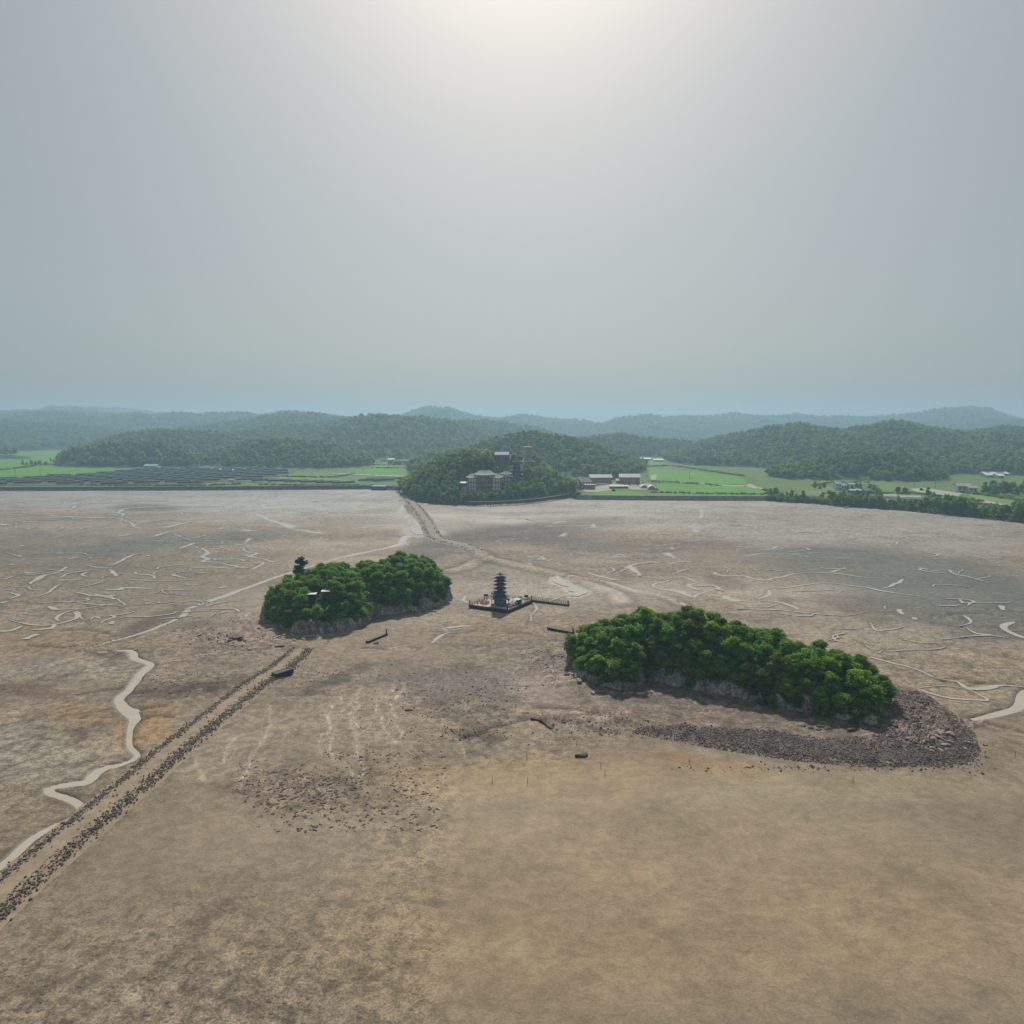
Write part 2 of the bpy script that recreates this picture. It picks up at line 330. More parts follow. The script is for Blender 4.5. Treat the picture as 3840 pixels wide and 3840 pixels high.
for p, w in [([(1528, 1878), (1532, 1862)], 1.5), ([(1180, 1882), (1350, 1850), (1360, 1848)], 1.6), ([(1455, 1885), (1505, 1875)], 1.4), ([(1335, 1982), (1440, 1970)], 1.0), ([(1200, 1945), (1310, 1938)], 1.0), ([(1310, 1930), (1410, 1948)], .8),
             ([(2090, 1962), (2115, 1955)], .9), ([(2105, 2010), (2125, 2000)], .7), ([(1640, 2012), (1670, 2022), (1715, 2022)], 1.0), ([(1840, 2085), (1850, 2092)], .9), ([(2090, 2168), (2110, 2185), (2140, 2208), (2170, 2220), (2140, 2232)], 2.0), ([(2140, 2232), (2070, 2250), (2040, 2262)], .5),
             ([(2210, 2150), (2320, 2175)], .8), ([(2400, 2160), (2365, 2125), (2440, 2110)], .9), ([(2345, 2110), (2290, 2120)], .6), ([(1965, 2112), (1990, 2120)], .6), ([(1735, 2235), (1740, 2250), (1760, 2262)], .7), ([(2000, 2262), (2010, 2290), (1990, 2330)], .4), ([(1675, 2352), (1740, 2345)], .7),
             ([(1600, 2410), (1660, 2380), (1700, 2372)], .5)]:
    CREEKS.append((p, w, False))
_g = np.random.default_rng(5)
for (x0, x1, y0, y1, cnt) in [(0, 1000, 1930, 2330, 70), (2500, 3840, 1990, 2420, 46), (0, 700, 1880, 1960, 16), (1950, 2700, 1950, 2200, 16)]:
    for _ in range(cnt):
        p = gp(_g.uniform(x0, x1), _g.uniform(y0, y1)); a = _g.uniform(-.9, .9) + (math.pi if _g.uniform() < .5 else 0); pts = [p.copy()]
        for k in range(int(_g.integers(2, 7))):
            a += _g.normal(0, .75); p = p + np.array([math.cos(a) * 1.5, math.sin(a)]) * _g.uniform(2.5, 6.0) * p[1] / 330; pts.append(p.copy())
        q = [topx(*w) for w in pts]; CREEKS.append((q, _g.uniform(.22, .6) * pts[0][1] / 330, False))
# faint pale runnels in the near flat: shape and stain only
RILLS = [zl(p, Z2, 900, 2400) for p in [
    [(965, 255), (1000, 280), (940, 340), (920, 380), (900, 450), (910, 520)], [(960, 265), (880, 330), (820, 390), (830, 450), (790, 500), (740, 560)], [(770, 280), (700, 320), (660, 370), (600, 440), (545, 490), (550, 560), (570, 600), (540, 650), (590, 700), (640, 770), (700, 850)],
    [(660, 370), (680, 420), (665, 490), (720, 560), (710, 650), (700, 690), (750, 760), (730, 830)], [(610, 320), (615, 350), (600, 390), (560, 400), (545, 490)], [(200, 500), (150, 600), (90, 690), (40, 780), (-20, 900)], [(710, 340), (720, 400), (690, 450), (720, 520)],
    [(850, 460), (870, 540), (930, 620)], [(480, 560), (490, 640), (500, 700)], [(1310, 590), (1340, 660), (1350, 700)], [(930, 450), (960, 520), (970, 580)], [(170, 400), (180, 470)]]]
RILLS += [zl([(1140, 770), (1140, 800), (1060, 860), (1090, 910), (1075, 1000)], 800 / 1932, 400, 2450), zl([(1480, 660), (1420, 800), (1310, 940), (1290, 1020)], 800 / 1932, 400, 2450), zl([(800, 960), (830, 1040), (880, 1150)], 800 / 1932, 400, 2450)]
TRACKS = [([(1793, 2066), (1821, 2095), (1793, 2103), (1742, 2129), (1685, 2143)], 2.6), ([(1844, 2098), (1941, 2120), (2066, 2149), (2140, 2169), (2226, 2197), (2311, 2231), (2335, 2262)], 3.0), ([(2140, 2166), (2254, 2180), (2368, 2214), (2500, 2243), (2600, 2290)], 1.6)]
CAUSE = pxl(zl([(1760, -20), (1560, 150), (1350, 285), (1150, 440), (1000, 560), (850, 680), (700, 800), (560, 915), (400, 1055), (250, 1190), (100, 1310), (-120, 1500), (-420, 1750), (-800, 2080), (-1200, 2440), (-1500, 2720)], 800 / 1932, 400, 2450))
CAUSE2 = pxl([(1510, 1846), (1520, 1862), (1537, 1878), (1571, 1918), (1599, 1958), (1622, 2004), (1656, 2027), (1742, 2046), (1793, 2066)])

# colour patches of the flat: centre px, radii px, turn, sRGB, weight
PATCH = [(700, 1870, 900, 45, 0, (158, 157, 153), .8), (1100, 1890, 500, 60, 0, (157, 155, 150), .7), (3300, 1910, 700, 26, 5, (152, 148, 141), .8), (2500, 1895, 500, 24, 0, (154, 149, 141), .8), (600, 2150, 700, 130, 0, (142, 128, 106), .7), (150, 2060, 500, 70, 0, (128, 118, 102), .6), (640, 2035, 420, 28, -4, (112, 112, 106), .8), (550, 1905, 130, 14, 0, (108, 104, 98), .7),
         (2100, 1925, 600, 40, 0, (156, 148, 138), .7), (3100, 1990, 800, 70, 3, (155, 148, 139), .85), (2050, 1995, 330, 48, -3, (112, 102, 96), .85), (2170, 1940, 160, 22, 0, (140, 130, 118), .6), (1700, 2020, 110, 22, 0, (122, 98, 92), .6), (1620, 2060, 130, 40, -10, (112, 102, 98), .9),
         (1900, 2040, 160, 22, 0, (128, 110, 100), .5), (2330, 2060, 260, 22, 2, (115, 104, 98), .7), (2400, 2000, 260, 22, 0, (156, 134, 112), .7), (2350, 2128, 80, 12, 0, (130, 82, 68), .7), (2470, 2040, 180, 16, 0, (150, 116, 92), .6), (2560, 2125, 260, 30, 3, (138, 124, 108), .6),
         (2740, 2190, 80, 26, 8, (112, 82, 72), .6), (3230, 2265, 170, 26, 4, (124, 96, 84), .7), (2620, 2050, 200, 20, 0, (132, 112, 102), .6), (3300, 2130, 480, 75, 4, (112, 112, 100), .85), (3600, 2250, 420, 100, 5, (106, 108, 98), .85), (3150, 2085, 260, 24, 3, (108, 108, 98), .8), (3750, 2360, 240, 50, 6, (112, 112, 100), .8),
         (3320, 2235, 28, 8, 0, (100, 120, 62), .5), (2950, 2262, 34, 10, 10, (108, 120, 70), .6), (3250, 2305, 90, 12, 6, (120, 112, 78), .7), (2900, 2140, 60, 10, 0, (112, 112, 82), .4), (3400, 2470, 420, 90, 6, (160, 142, 116), .6), (3750, 2500, 260, 70, 6, (158, 140, 112), .6),
         (1960, 2180, 170, 40, 6, (160, 148, 128), .7), (1800, 2190, 110, 26, 0, (140, 126, 110), .5), (2250, 2200, 110, 24, 12, (120, 106, 96), .7), (1850, 2350, 420, 50, -3, (152, 130, 106), .6), (1450, 2440, 220, 30, 4, (158, 136, 112), .5),
         (1210, 2555, 120, 24, -14, (118, 104, 92), .9), (1330, 2520, 110, 16, -16, (116, 102, 92), .8), (1520, 2530, 60, 14, 0, (112, 100, 94), .7), (1730, 2560, 230, 70, 6, (120, 106, 94), .85), (1660, 2650, 130, 40, 30, (122, 110, 98), .7), (1900, 2560, 160, 60, 0, (128, 112, 102), .7), (1760, 2750, 90, 16, 6, (96, 86, 78), .6),
         (2040, 2470, 90, 40, 0, (122, 112, 108), .7), (2050, 2600, 120, 50, 4, (150, 130, 118), .7), (2040, 2660, 160, 30, 2, (164, 142, 120), .7), (1950, 2480, 60, 30, 0, (150, 134, 122), .5),
         (700, 2560, 260, 34, -8, (116, 98, 86), .85), (640, 2600, 180, 24, -4, (124, 104, 92), .7), (380, 2475, 70, 14, 0, (108, 92, 82), .8), (880, 2440, 220, 30, -4, (146, 128, 116), .7), (900, 2390, 160, 28, -8, (150, 124, 112), .7), (760, 2350, 90, 24, 0, (122, 104, 94), .6), (530, 2345, 200, 26, -22, (116, 100, 88), .85),
         (330, 2530, 160, 26, 0, (166, 154, 138), .6), (100, 2530, 140, 30, 0, (158, 150, 138), .6), (120, 2610, 130, 30, 4, (130, 106, 88), .7), (340, 2700, 160, 50, 0, (156, 128, 92), .8), (560, 2720, 110, 70, -30, (160, 128, 88), .8), (380, 2760, 70, 14, -10, (112, 98, 86), .7), (400, 2685, 60, 12, -24, (118, 102, 90), .6),
         (150, 2850, 280, 90, 4, (154, 146, 130), .7), (150, 2740, 160, 30, 0, (140, 134, 118), .5), (300, 2430, 260, 30, 0, (152, 130, 98), .7), (120, 2390, 160, 50, 0, (154, 130, 98), .6), (900, 2800, 280, 120, -8, (156, 140, 122), .6), (1300, 2700, 260, 110, 0, (158, 142, 122), .6), (1150, 2970, 260, 50, 0, (140, 120, 104), .5),
         (1500, 2780, 160, 60, 0, (150, 136, 116), .5), (2200, 2920, 700, 90, 2, (168, 146, 114), .9), (3200, 2970, 700, 70, 0, (162, 146, 120), .9), (1700, 2930, 300, 70, 0, (166, 144, 116), .7), (2550, 2850, 140, 22, 8, (166, 128, 74), .5), (2750, 2890, 160, 26, 10, (166, 132, 82), .4), (3560, 2550, 200, 60, 8, (158, 142, 118), .5),
         (2400, 3400, 1500, 400, 0, (164, 144, 114), .7), (800, 3300, 700, 240, 0, (154, 136, 114), .6), (3300, 2560, 60, 20, 0, (120, 114, 106), .6), (2660, 2720, 90, 22, 8, (160, 128, 106), .8), (2500, 2740, 60, 10, 0, (168, 146, 118), .6), (2330, 2700, 140, 24, 6, (150, 130, 108), .7)]

NU, NR = 900, 500
us = np.linspace(-1.15, 1.15, NU); ys = np.exp(np.linspace(math.log(28), math.log(770), NR))
U, Yg = np.meshgrid(us, ys); Xg = U * Yg
X = Xg.ravel(); Y = Yg.ravel()
PXX, PXY = topx(X, Y)
# warped pixel coordinates, so that patches end raggedly
wx = fbm(X * .035, Y * .035, 4, 3) ; wy = fbm(X * .035 + 50, Y * .035, 4, 9)
w2x = fbm(X * .25, Y * .25, 3, 5); w2y = fbm(X * .25 + 9, Y * .25, 3, 6)
col = np.zeros((len(X), 3)); base = np.array(lin((152, 136, 115))); col[:] = base
streak = fbm(X * .012, Y * .05, 4, 21)
col *= (1 + 0.16 * streak + 0.10 * w2x)[:, None]
sc_px = np.clip((PXY - 1800) / 700, 0.12, 1.2)
for cx, cy_, rx, ry, ang, c, w in PATCH:
    a = math.radians(ang); dx = PXX - cx + 90 * wx * sc_px + 30 * w2x * sc_px; dy = PXY - cy_ + 45 * wy * sc_px + 16 * w2y * sc_px
    r = np.hypot((dx * math.cos(a) + dy * math.sin(a)) / rx, (-dx * math.sin(a) + dy * math.cos(a)) / ry)
    m = (w * smooth((1.35 - r) / 0.7))[:, None]
    col = col * (1 - m) + np.array(lin(c)) * (1 + 0.12 * streak + .08 * w2y)[:, None] * m
Zm = 0.10 * fbm(X * .03, Y * .03, 3, 40) + 0.05 * fbm(X * .3, Y * .3, 3, 41)
grit = np.clip(0.35 + 0.5 * fbm(X * .02, Y * .03, 4, 77), 0, 1)
wet = np.clip(0.2 + 0.5 * fbm(X * .015, Y * .03, 3, 55), 0, 1)
fine = (PXY > 2920) & (PXX > 1750); sand = smooth((PXY + 60 * wy - 2800 - np.maximum(0, (PXX - 2300)) * .06) / 90) * smooth((PXX + 120 * wx - 1560) / 260) * (PXX < 4200); grit = grit * (1 - .95 * sand); col = col * (1 + .01 * sand)[:, None]
for (cx, cy_, rx, ry, g) in [(1730, 2600, 300, 130, .9), (700, 2560, 330, 70, .8), (850, 2420, 260, 60, .8), (1150, 2950, 330, 90, .6), (2060, 2500, 120, 70, .9), (2300, 2690, 300, 70, .8), (1250, 2540, 190, 40, .7)]:
    r = np.hypot((PXX - cx + 60 * wx) / rx, (PXY - cy_ + 40 * wy) / ry); grit = np.maximum(grit, g * smooth((1.2 - r) / .6))

# raised gravel tracks and causeway footings
for pts, w in TRACKS:
    D, _ = seg_dist(X, Y, sub_poly(pxl(pts), 3), w * 3)
    m = smooth((w * 1.6 - D) / (w * 0.9)); Zm = Zm + 0.45 * m
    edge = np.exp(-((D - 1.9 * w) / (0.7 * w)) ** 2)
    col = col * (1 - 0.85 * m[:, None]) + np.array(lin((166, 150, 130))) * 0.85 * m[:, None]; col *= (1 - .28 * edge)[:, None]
for P, w in ((CAUSE, 5.5), (CAUSE2, 5.0)):
    D, _ = seg_dist(X, Y, P, w * 2.4)
    m = smooth((w * 1.2 - D) / w); Zm = Zm * (1 - m); col *= (1 - .14 * m)[:, None]; grit = np.maximum(grit, m * .9)
for pts in RILLS:
    W = sub_poly(pxl(pts), 1.2); W = W + np.c_[vnoise(W[:, 0] * .5, W[:, 1] * .5, None, 3), vnoise(W[:, 0] * .5, W[:, 1] * .5, None, 8)] * 0.7
    D, T = seg_dist(X, Y, W, 3.0); hw = 0.02 + 0.20 * vnoise(T * 40, T * 0 + len(pts))
    m = smooth((hw + .35 - D) / .4); Zm -= 0.06 * m; wet = np.maximum(wet, m)
    m = m * .2; col = col * (1 - m[:, None]) + np.array(lin((186, 168, 144))) * m[:, None]
    m2 = smooth((1.6 - D) / 1.4) * .06; col *= (1 + m2)[:, None]
# wet creek flanks, colour darkened to imitate bank shadow, carved beds for the near ones
RIBS = []
for i, (pts, w, carve) in enumerate(CREEKS):
    P = pxl(pts); k = np.linspace(0, 1, len(P)); hwf = w if isinstance(w, list) else [w * .45] + [w] * (len(P) - 2) + [w * .5] if len(P) > 2 else [w, w * .8]
    W = sub_poly(P, 1.2 if carve else 1.6); t = np.linspace(0, 1, len(W)); hw = np.interp(t, k, hwf)
    amp = np.minimum(hw * .9, 1.2)[:, None]
    W = W + np.c_[fbm(W[:, 0] * .12, W[:, 1] * .12, 3, 30 + i), fbm(W[:, 0] * .12 + 7, W[:, 1] * .12, 3, 60 + i)] * amp
    if not carve: W = W + np.c_[fbm(W[:, 0] * .07, W[:, 1] * .07, 3, 31 + i), fbm(W[:, 0] * .07 + 7, W[:, 1] * .07, 3, 61 + i)] * 2.6
    hw = hw * (1 + (0.35 if carve else .65) * vnoise(t * len(W) * .12, t * 0 + i))
    RIBS.append((W, hw, carve))
    hm = float(np.max(hw)); D, T = seg_dist(X, Y, W, hm * 5 + 2)
    hl = np.interp(T, t, hw)
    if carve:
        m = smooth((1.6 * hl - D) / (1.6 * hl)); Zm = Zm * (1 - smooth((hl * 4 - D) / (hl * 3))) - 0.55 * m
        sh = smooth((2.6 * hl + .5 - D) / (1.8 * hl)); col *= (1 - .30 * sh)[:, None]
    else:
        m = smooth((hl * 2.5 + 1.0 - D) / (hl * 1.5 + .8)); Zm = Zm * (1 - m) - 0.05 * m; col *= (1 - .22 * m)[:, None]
    wet = np.maximum(wet, smooth((hl * 3 - D) / (hl * 2 + .3)))
# long dark erosion steps
for pts in [zl([(200, 230), (340, 235), (480, 240), (560, 225)], Z1, 0, 2300), zl([(440, 120), (600, 118), (700, 130), (800, 150)], Z1, 0, 2300), zl([(980, 690), (1130, 665), (1200, 660)], Z1, 0, 2300), zl([(1000, 775), (1060, 750), (1150, 730), (1290, 738)], Z1, 0, 2300),
            zl([(600, 575), (760, 550), (860, 548)], Z1, 0, 2300), zl([(820, 165), (910, 185), (1070, 185)], Z3, 2900, 2350), zl([(870, 245), (960, 240), (1040, 240)], Z3, 2900, 2350), zl([(1290, 410), (1480, 400), (1540, 440), (1640, 435), (1860, 450)], Z3, 2900, 2350),
            zl([(1530, 730), (1640, 740), (1780, 780), (1932, 830)], Z3, 2900, 2350), zl([(1390, 80), (1500, 85)], Z3, 2900, 2350), zl([(1400, 40), (1530, 50)], Z3, 2900, 2350), zl([(1780, 225), (1932, 255)], Z3, 2900, 2350), [(1720, 2770), (1990, 2690), (2060, 2730)], [(2060, 2690), (2200, 2720), (2330, 2745)], [(2010, 2655), (2180, 2665), (2300, 2690)],
            zl([(1560, 605), (1660, 600), (1790, 610)], Z6, 2400, 1850), zl([(1480, 655), (1620, 670)], Z6, 2400, 1850), zl([(500, 165), (640, 170)], Z6, 2400, 1850), zl([(550, 210), (620, 212)], Z6, 2400, 1850)]:
    W = sub_poly(pxl(pts), 1.5); W = W + np.c_[vnoise(W[:, 0] * .3, W[:, 1] * .3, None, 13), vnoise(W[:, 0] * .3, W[:, 1] * .3, None, 18)] * 1.0
    D, T = seg_dist(X, Y, W, 6.0); hw = .55 + .3 * vnoise(T * 25, T * 0 + 3)
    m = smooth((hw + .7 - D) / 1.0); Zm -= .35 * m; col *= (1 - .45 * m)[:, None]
# spit, rock shelf
eS = poly_in(X, Y, SPIT) + 1.2 * w2x; mS = smooth((eS + 1.0) / 4.0); Zm = Zm * (1 - .5 * mS) + 0.7 * mS + .18 * mS * fbm(X * .5, Y * .5, 3, 90)
eG = poly_in(X, Y, SHINGLE) + 1.6 * w2y; mG = smooth((eG + .6) / 2.0)
mS2 = (smooth((eS + .5) / 2.5) * (PXY > 2440))[:, None] * .7; col = col * (1 - mS2) + np.array(lin((126, 112, 102)))[None, :] * (1 + .3 * fbm(X * .25, Y * .25, 3, 92))[:, None] * mS2; grit = np.maximum(grit, mS2[:, 0] * 1.2)
shc = np.array(lin((104, 95, 92)))[None, :] * (1 + .25 * fbm(X * .4, Y * .4, 3, 91))[:, None]
patchy = smooth((fbm(X * .12, Y * .2, 3, 96) + .1) / .3)[:, None]
shc = shc * (1 - .6 * patchy * (PXX > 3200)[:, None]) + np.array(lin((150, 132, 120))) * .6 * patchy * (PXX > 3200)[:, None]
col = col * (1 - .9 * mG[:, None]) + shc * .9 * mG[:, None]; grit = np.maximum(grit, mG)
eL = np.maximum(poly_in(X, Y, ISLET_LA), poly_in(X, Y, ISLET_LB))
def shelf(cx, cy_, rx, ry, amp, seed):
    """low tilted rock ledges breaking through the mud"""
    global Zm, col, grit
    r = np.hypot((PXX - cx + 50 * wx) / rx, (PXY - cy_ + 30 * wy) / ry); m = smooth((1.15 - r) / .5)
    a = fbm(X * .10 + 1.7 * w2x * .2, Y * .42, 4, seed); led = np.abs(((a * 3.2) % 1) - .5) * 2
    Zm = Zm + 1.5 * amp * m * led * (0.6 + .6 * a); grit = np.maximum(grit, .8 * m)
    cc = np.array(lin((164, 142, 132)))[None, :] * (0.55 + .6 * led)[:, None]
    col = col * (1 - .65 * m[:, None]) + cc * .65 * m[:, None]
shelf(860, 2395, 190, 40, .9, 101); shelf(960, 2340, 90, 40, .8, 102); shelf(2130, 2540, 90, 60, .8, 103); shelf(2180, 2690, 240, 34, .7, 104); shelf(1480, 2425, 140, 14, .5, 105)
shelf(3480, 2760, 150, 70, .9, 106); shelf(3300, 2800, 120, 30, .6, 107); shelf(3650, 2720, 90, 18, .6, 108); shelf(2000, 2460, 60, 30, .6, 109); shelf(2620, 2740, 90, 16, .5, 110)
Zm -= np.where(Y > 540, 0.0, 0.0)
lum = col.mean(1, keepdims=True); col = lum + (col - lum) * 1.06; col = np.clip(col * (lum / .235) ** .55, .01, 1) * 0.80
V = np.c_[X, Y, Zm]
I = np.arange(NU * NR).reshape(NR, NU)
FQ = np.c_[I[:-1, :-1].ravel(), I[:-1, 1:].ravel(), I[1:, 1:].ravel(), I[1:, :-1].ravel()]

def mud_height(x, y):
    u = np.clip((np.asarray(x) / np.asarray(y) - us[0]) / (us[1] - us[0]), 0, NU - 2); r = np.clip(np.log(np.asarray(y) / 28) / math.log(770 / 28) * (NR - 1), 0, NR - 2)
    iu = u.astype(int); ir = r.astype(int); fu = u - iu; fr = r - ir; Z = Zm.reshape(NR, NU)
    return (Z[ir, iu] * (1 - fu) + Z[ir, iu + 1] * fu) * (1 - fr) + (Z[ir + 1, iu] * (1 - fu) + Z[ir + 1, iu + 1] * fu) * fr

m, n, l, b = nt('tidal_mud')
geo = n.new('ShaderNodeNewGeometry').outputs['Position']
at = n.new('ShaderNodeAttribute'); at.attribute_name = 'col'; ag = n.new('ShaderNodeAttribute'); ag.attribute_name = 'grit'; aw = n.new('ShaderNodeAttribute'); aw.attribute_name = 'wet'
n1 = noise(n, l, .06, 6, .65, geo); n2 = noise(n, l, .55, 6, .7, geo, .4); n3 = noise(n, l, 3.2, 3, .7, geo)
c = mixc(n, l, ramp(n, l, n1, .3, .7), at.outputs['Color'], (1, 1, 1)); 
def scaled(src, lo, hi, a, bb):
    k = n.new('ShaderNodeVectorMath'); k.operation = 'SCALE'; return k
def damp(v):
    k = n.new('ShaderNodeMix'); k.data_type = 'FLOAT'; l.new(ramp(n, l, ag.outputs['Fac'], .0, .5, .28, 1), k.inputs[0]); k.inputs[2].default_value = 1.0; l.new(v, k.inputs[3]); return k.outputs[0]
vm = n.new('ShaderNodeVectorMath'); vm.operation = 'SCALE'; l.new(at.outputs['Color'], vm.inputs[0]); l.new(ramp(n, l, n1, .3, .7, .80, 1.18), vm.inputs['Scale'])
vm2 = n.new('ShaderNodeVectorMath'); vm2.operation = 'SCALE'; l.new(vm.outputs[0], vm2.inputs[0]); l.new(damp(ramp(n, l, n2, .41, .59, .60, 1.30)), vm2.inputs['Scale'])
vm3 = n.new('ShaderNodeVectorMath'); vm3.operation = 'SCALE'; l.new(vm2.outputs[0], vm3.inputs[0]); l.new(damp(ramp(n, l, n3, .40, .60, .62, 1.32)), vm3.inputs['Scale'])
vo = n.new('ShaderNodeTexVoronoi'); vo.inputs['Scale'].default_value = .95; vo.inputs['Randomness'].default_value = 1; l.new(geo, vo.inputs['Vector'])
spk = ramp(n, l, vo.outputs['Distance'], .18, .30, 1, 0)
n4 = noise(n, l, .22, 4, .6, geo)
gm = n.new('ShaderNodeMath'); gm.operation = 'MULTIPLY'; l.new(spk, gm.inputs[0]); l.new(ramp(n, l, n4, .38, .56), gm.inputs[1])
gm2 = n.new('ShaderNodeMath'); gm2.operation = 'MULTIPLY'; l.new(gm.outputs[0], gm2.inputs[0]); l.new(ag.outputs['Fac'], gm2.inputs[1])
# thin pale water lines branching over the flat
nv = noise(n, l, .05, 5, .6, geo, .6); av = n.new('ShaderNodeMath'); av.operation = 'SUBTRACT'; l.new(nv, av.inputs[0]); av.inputs[1].default_value = .5
ab = n.new('ShaderNodeMath'); ab.operation = 'ABSOLUTE'; l.new(av.outputs[0], ab.inputs[0])
ve = n.new('ShaderNodeMath'); ve.operation = 'MULTIPLY'; l.new(ramp(n, l, ab.outputs[0], .002, .010, 1, 0), ve.inputs[0]); vg = n.new('ShaderNodeMath'); vg.operation = 'MULTIPLY'; l.new(ramp(n, l, n4, .45, .6, 0, .45), vg.inputs[0]); l.new(ramp(n, l, ag.outputs['Fac'], .15, .5), vg.inputs[1]); l.new(vg.outputs[0], ve.inputs[1])
vb = mixc(n, l, ve.outputs[0], vm3.outputs[0], lin((184, 170, 150)))
n5 = noise(n, l, .13, 5, .75, geo, 1.2)
vd = n.new('ShaderNodeVectorMath'); vd.operation = 'SCALE'; l.new(vb, vd.inputs[0]); l.new(damp(ramp(n, l, n5, .38, .5, .62, 1.08)), vd.inputs['Scale'])
fin = mixc(n, l, gm2.outputs[0], vd.outputs[0], lin((84, 74, 68)))
l.new(fin, b.inputs['Base Color']); l.new(ramp(n, l, aw.outputs['Fac'], 0, 1, .85, .42), b.inputs['Roughness']); b.inputs['Specular IOR Level'].default_value = .35
hsum = n.new('ShaderNodeMath'); hsum.operation = 'ADD'; l.new(n2, hsum.inputs[0]); l.new(gm2.outputs[0], hsum.inputs[1])
bump(n, l, b, hsum.outputs[0], .9, .22)
MUD = m
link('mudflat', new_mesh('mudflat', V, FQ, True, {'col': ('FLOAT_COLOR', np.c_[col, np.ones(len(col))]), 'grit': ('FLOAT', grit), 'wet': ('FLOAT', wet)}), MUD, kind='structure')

# creek water
m, n, l, b = nt('creek_water')
geo = n.new('ShaderNodeNewGeometry').outputs['Position']
l.new(mixc(n, l, noise(n, l, .3, 3, .5, geo), lin((190, 178, 158)), lin((172, 160, 142))), b.inputs['Base Color'])
b.inputs['Roughness'].default_value = .06; b.inputs['IOR'].default_value = 1.33; b.inputs['Specular IOR Level'].default_value = .9
bump(n, l, b, noise(n, l, 1.2, 3, .5, geo), .05, .05)
WATER = m
for i, (W, hw, carve) in enumerate(RIBS):
    d = np.gradient(W, axis=0); d /= np.linalg.norm(d, axis=1)[:, None] + 1e-9; nrm = np.c_[-d[:, 1], d[:, 0]]
    s = 1.3 if carve else 1.0
    jl = 1 + .25 * vnoise(np.arange(len(W)) * .7, np.zeros(len(W)) + i, None, 4); jr = 1 + .25 * vnoise(np.arange(len(W)) * .7, np.zeros(len(W)) + i, None, 5)
    if carve: jl = jr = np.ones(len(W))
    Lp = W + nrm * (hw * s * jl)[:, None]; Rp = W - nrm * (hw * s * jr)[:, None]
    z = np.full(len(W), -.2 if carve else 0.0)
    if not carve: z = np.maximum(np.maximum(mud_height(*Lp.T), mud_height(*Rp.T)), mud_height(*W.T)).max() * np.ones(len(W)) * .0 + .06 + .0004 * i
    k = len(W); z = z + np.arange(k) * .0004; vv = np.vstack([np.c_[Lp, z], np.c_[Rp, z]]); ff = np.array([(j, k + j, k + j + 1, j + 1) for j in range(k - 1)])
    link('creek', new_mesh('creek', vv, ff, True), WATER, kind='structure')

SILT = mat('wet_silt', lin((160, 145, 123)), lin((144, 130, 110)), rough=.8, scale=.6, spec=.2)
for i, pts in enumerate(RILLS):
    W = sub_poly(pxl(pts), .8); W = W + np.c_[fbm(W[:, 0] * .3, W[:, 1] * .3, 3, 3 + i), fbm(W[:, 0] * .3, W[:, 1] * .3, 3, 88 + i)] * 1.1
    d = np.gradient(W, axis=0); d /= np.linalg.norm(d, axis=1)[:, None] + 1e-9; nrm = np.c_[-d[:, 1], d[:, 0]]; hw = .10 * (1 + .8 * vnoise(np.arange(len(W)) * .35, np.zeros(len(W)) + i))
    hw[:2] *= .3; hw[-3:] *= .3; z = mud_height(*W.T) + .03; k = len(W)
    link('runnel', new_mesh('runnel', np.vstack([np.c_[W + nrm * hw[:, None], z], np.c_[W - nrm * hw[:, None], z]]), np.array([(j, k + j, k + j + 1, j + 1) for j in range(k - 1)]), True), SILT, kind='structure')
# the ground under everything, out to the horizon
gv = [(-6600, -950, -2), (6600, -950, -2), (6600, 5750, -2), (-6600, 5750, -2)]
link('ground', new_mesh('ground', gv, [(0, 1, 2, 3)]), mat('far_ground', lin((110, 120, 90)), rough=.95, scale=.01), kind='structure')

# ================================================================ land, hills, fields
SHORE_PX = [(-400, 1842), (0, 1840), (700, 1838), (1380, 1834), (1505, 1838), (1520, 1856), (1560, 1880), (1640, 1890), (1760, 1894), (1850, 1890), (2000, 1880), (2140, 1862), (2165, 1873), (2500, 1876), (2880, 1877),
            (2960, 1884), (3060, 1888), (3150, 1900), (3230, 1903), (3400, 1915), (3560, 1932), (3700, 1945), (3840, 1962), (4300, 2020)]
SH = pxl(SHORE_PX); SHU = SH[:, 0] / SH[:, 1]; SHY = SH[:, 1]
LZ = 2.6                                   # level of the farmland behind the sea walls
def shore(u): return np.interp(u, SHU, SHY)

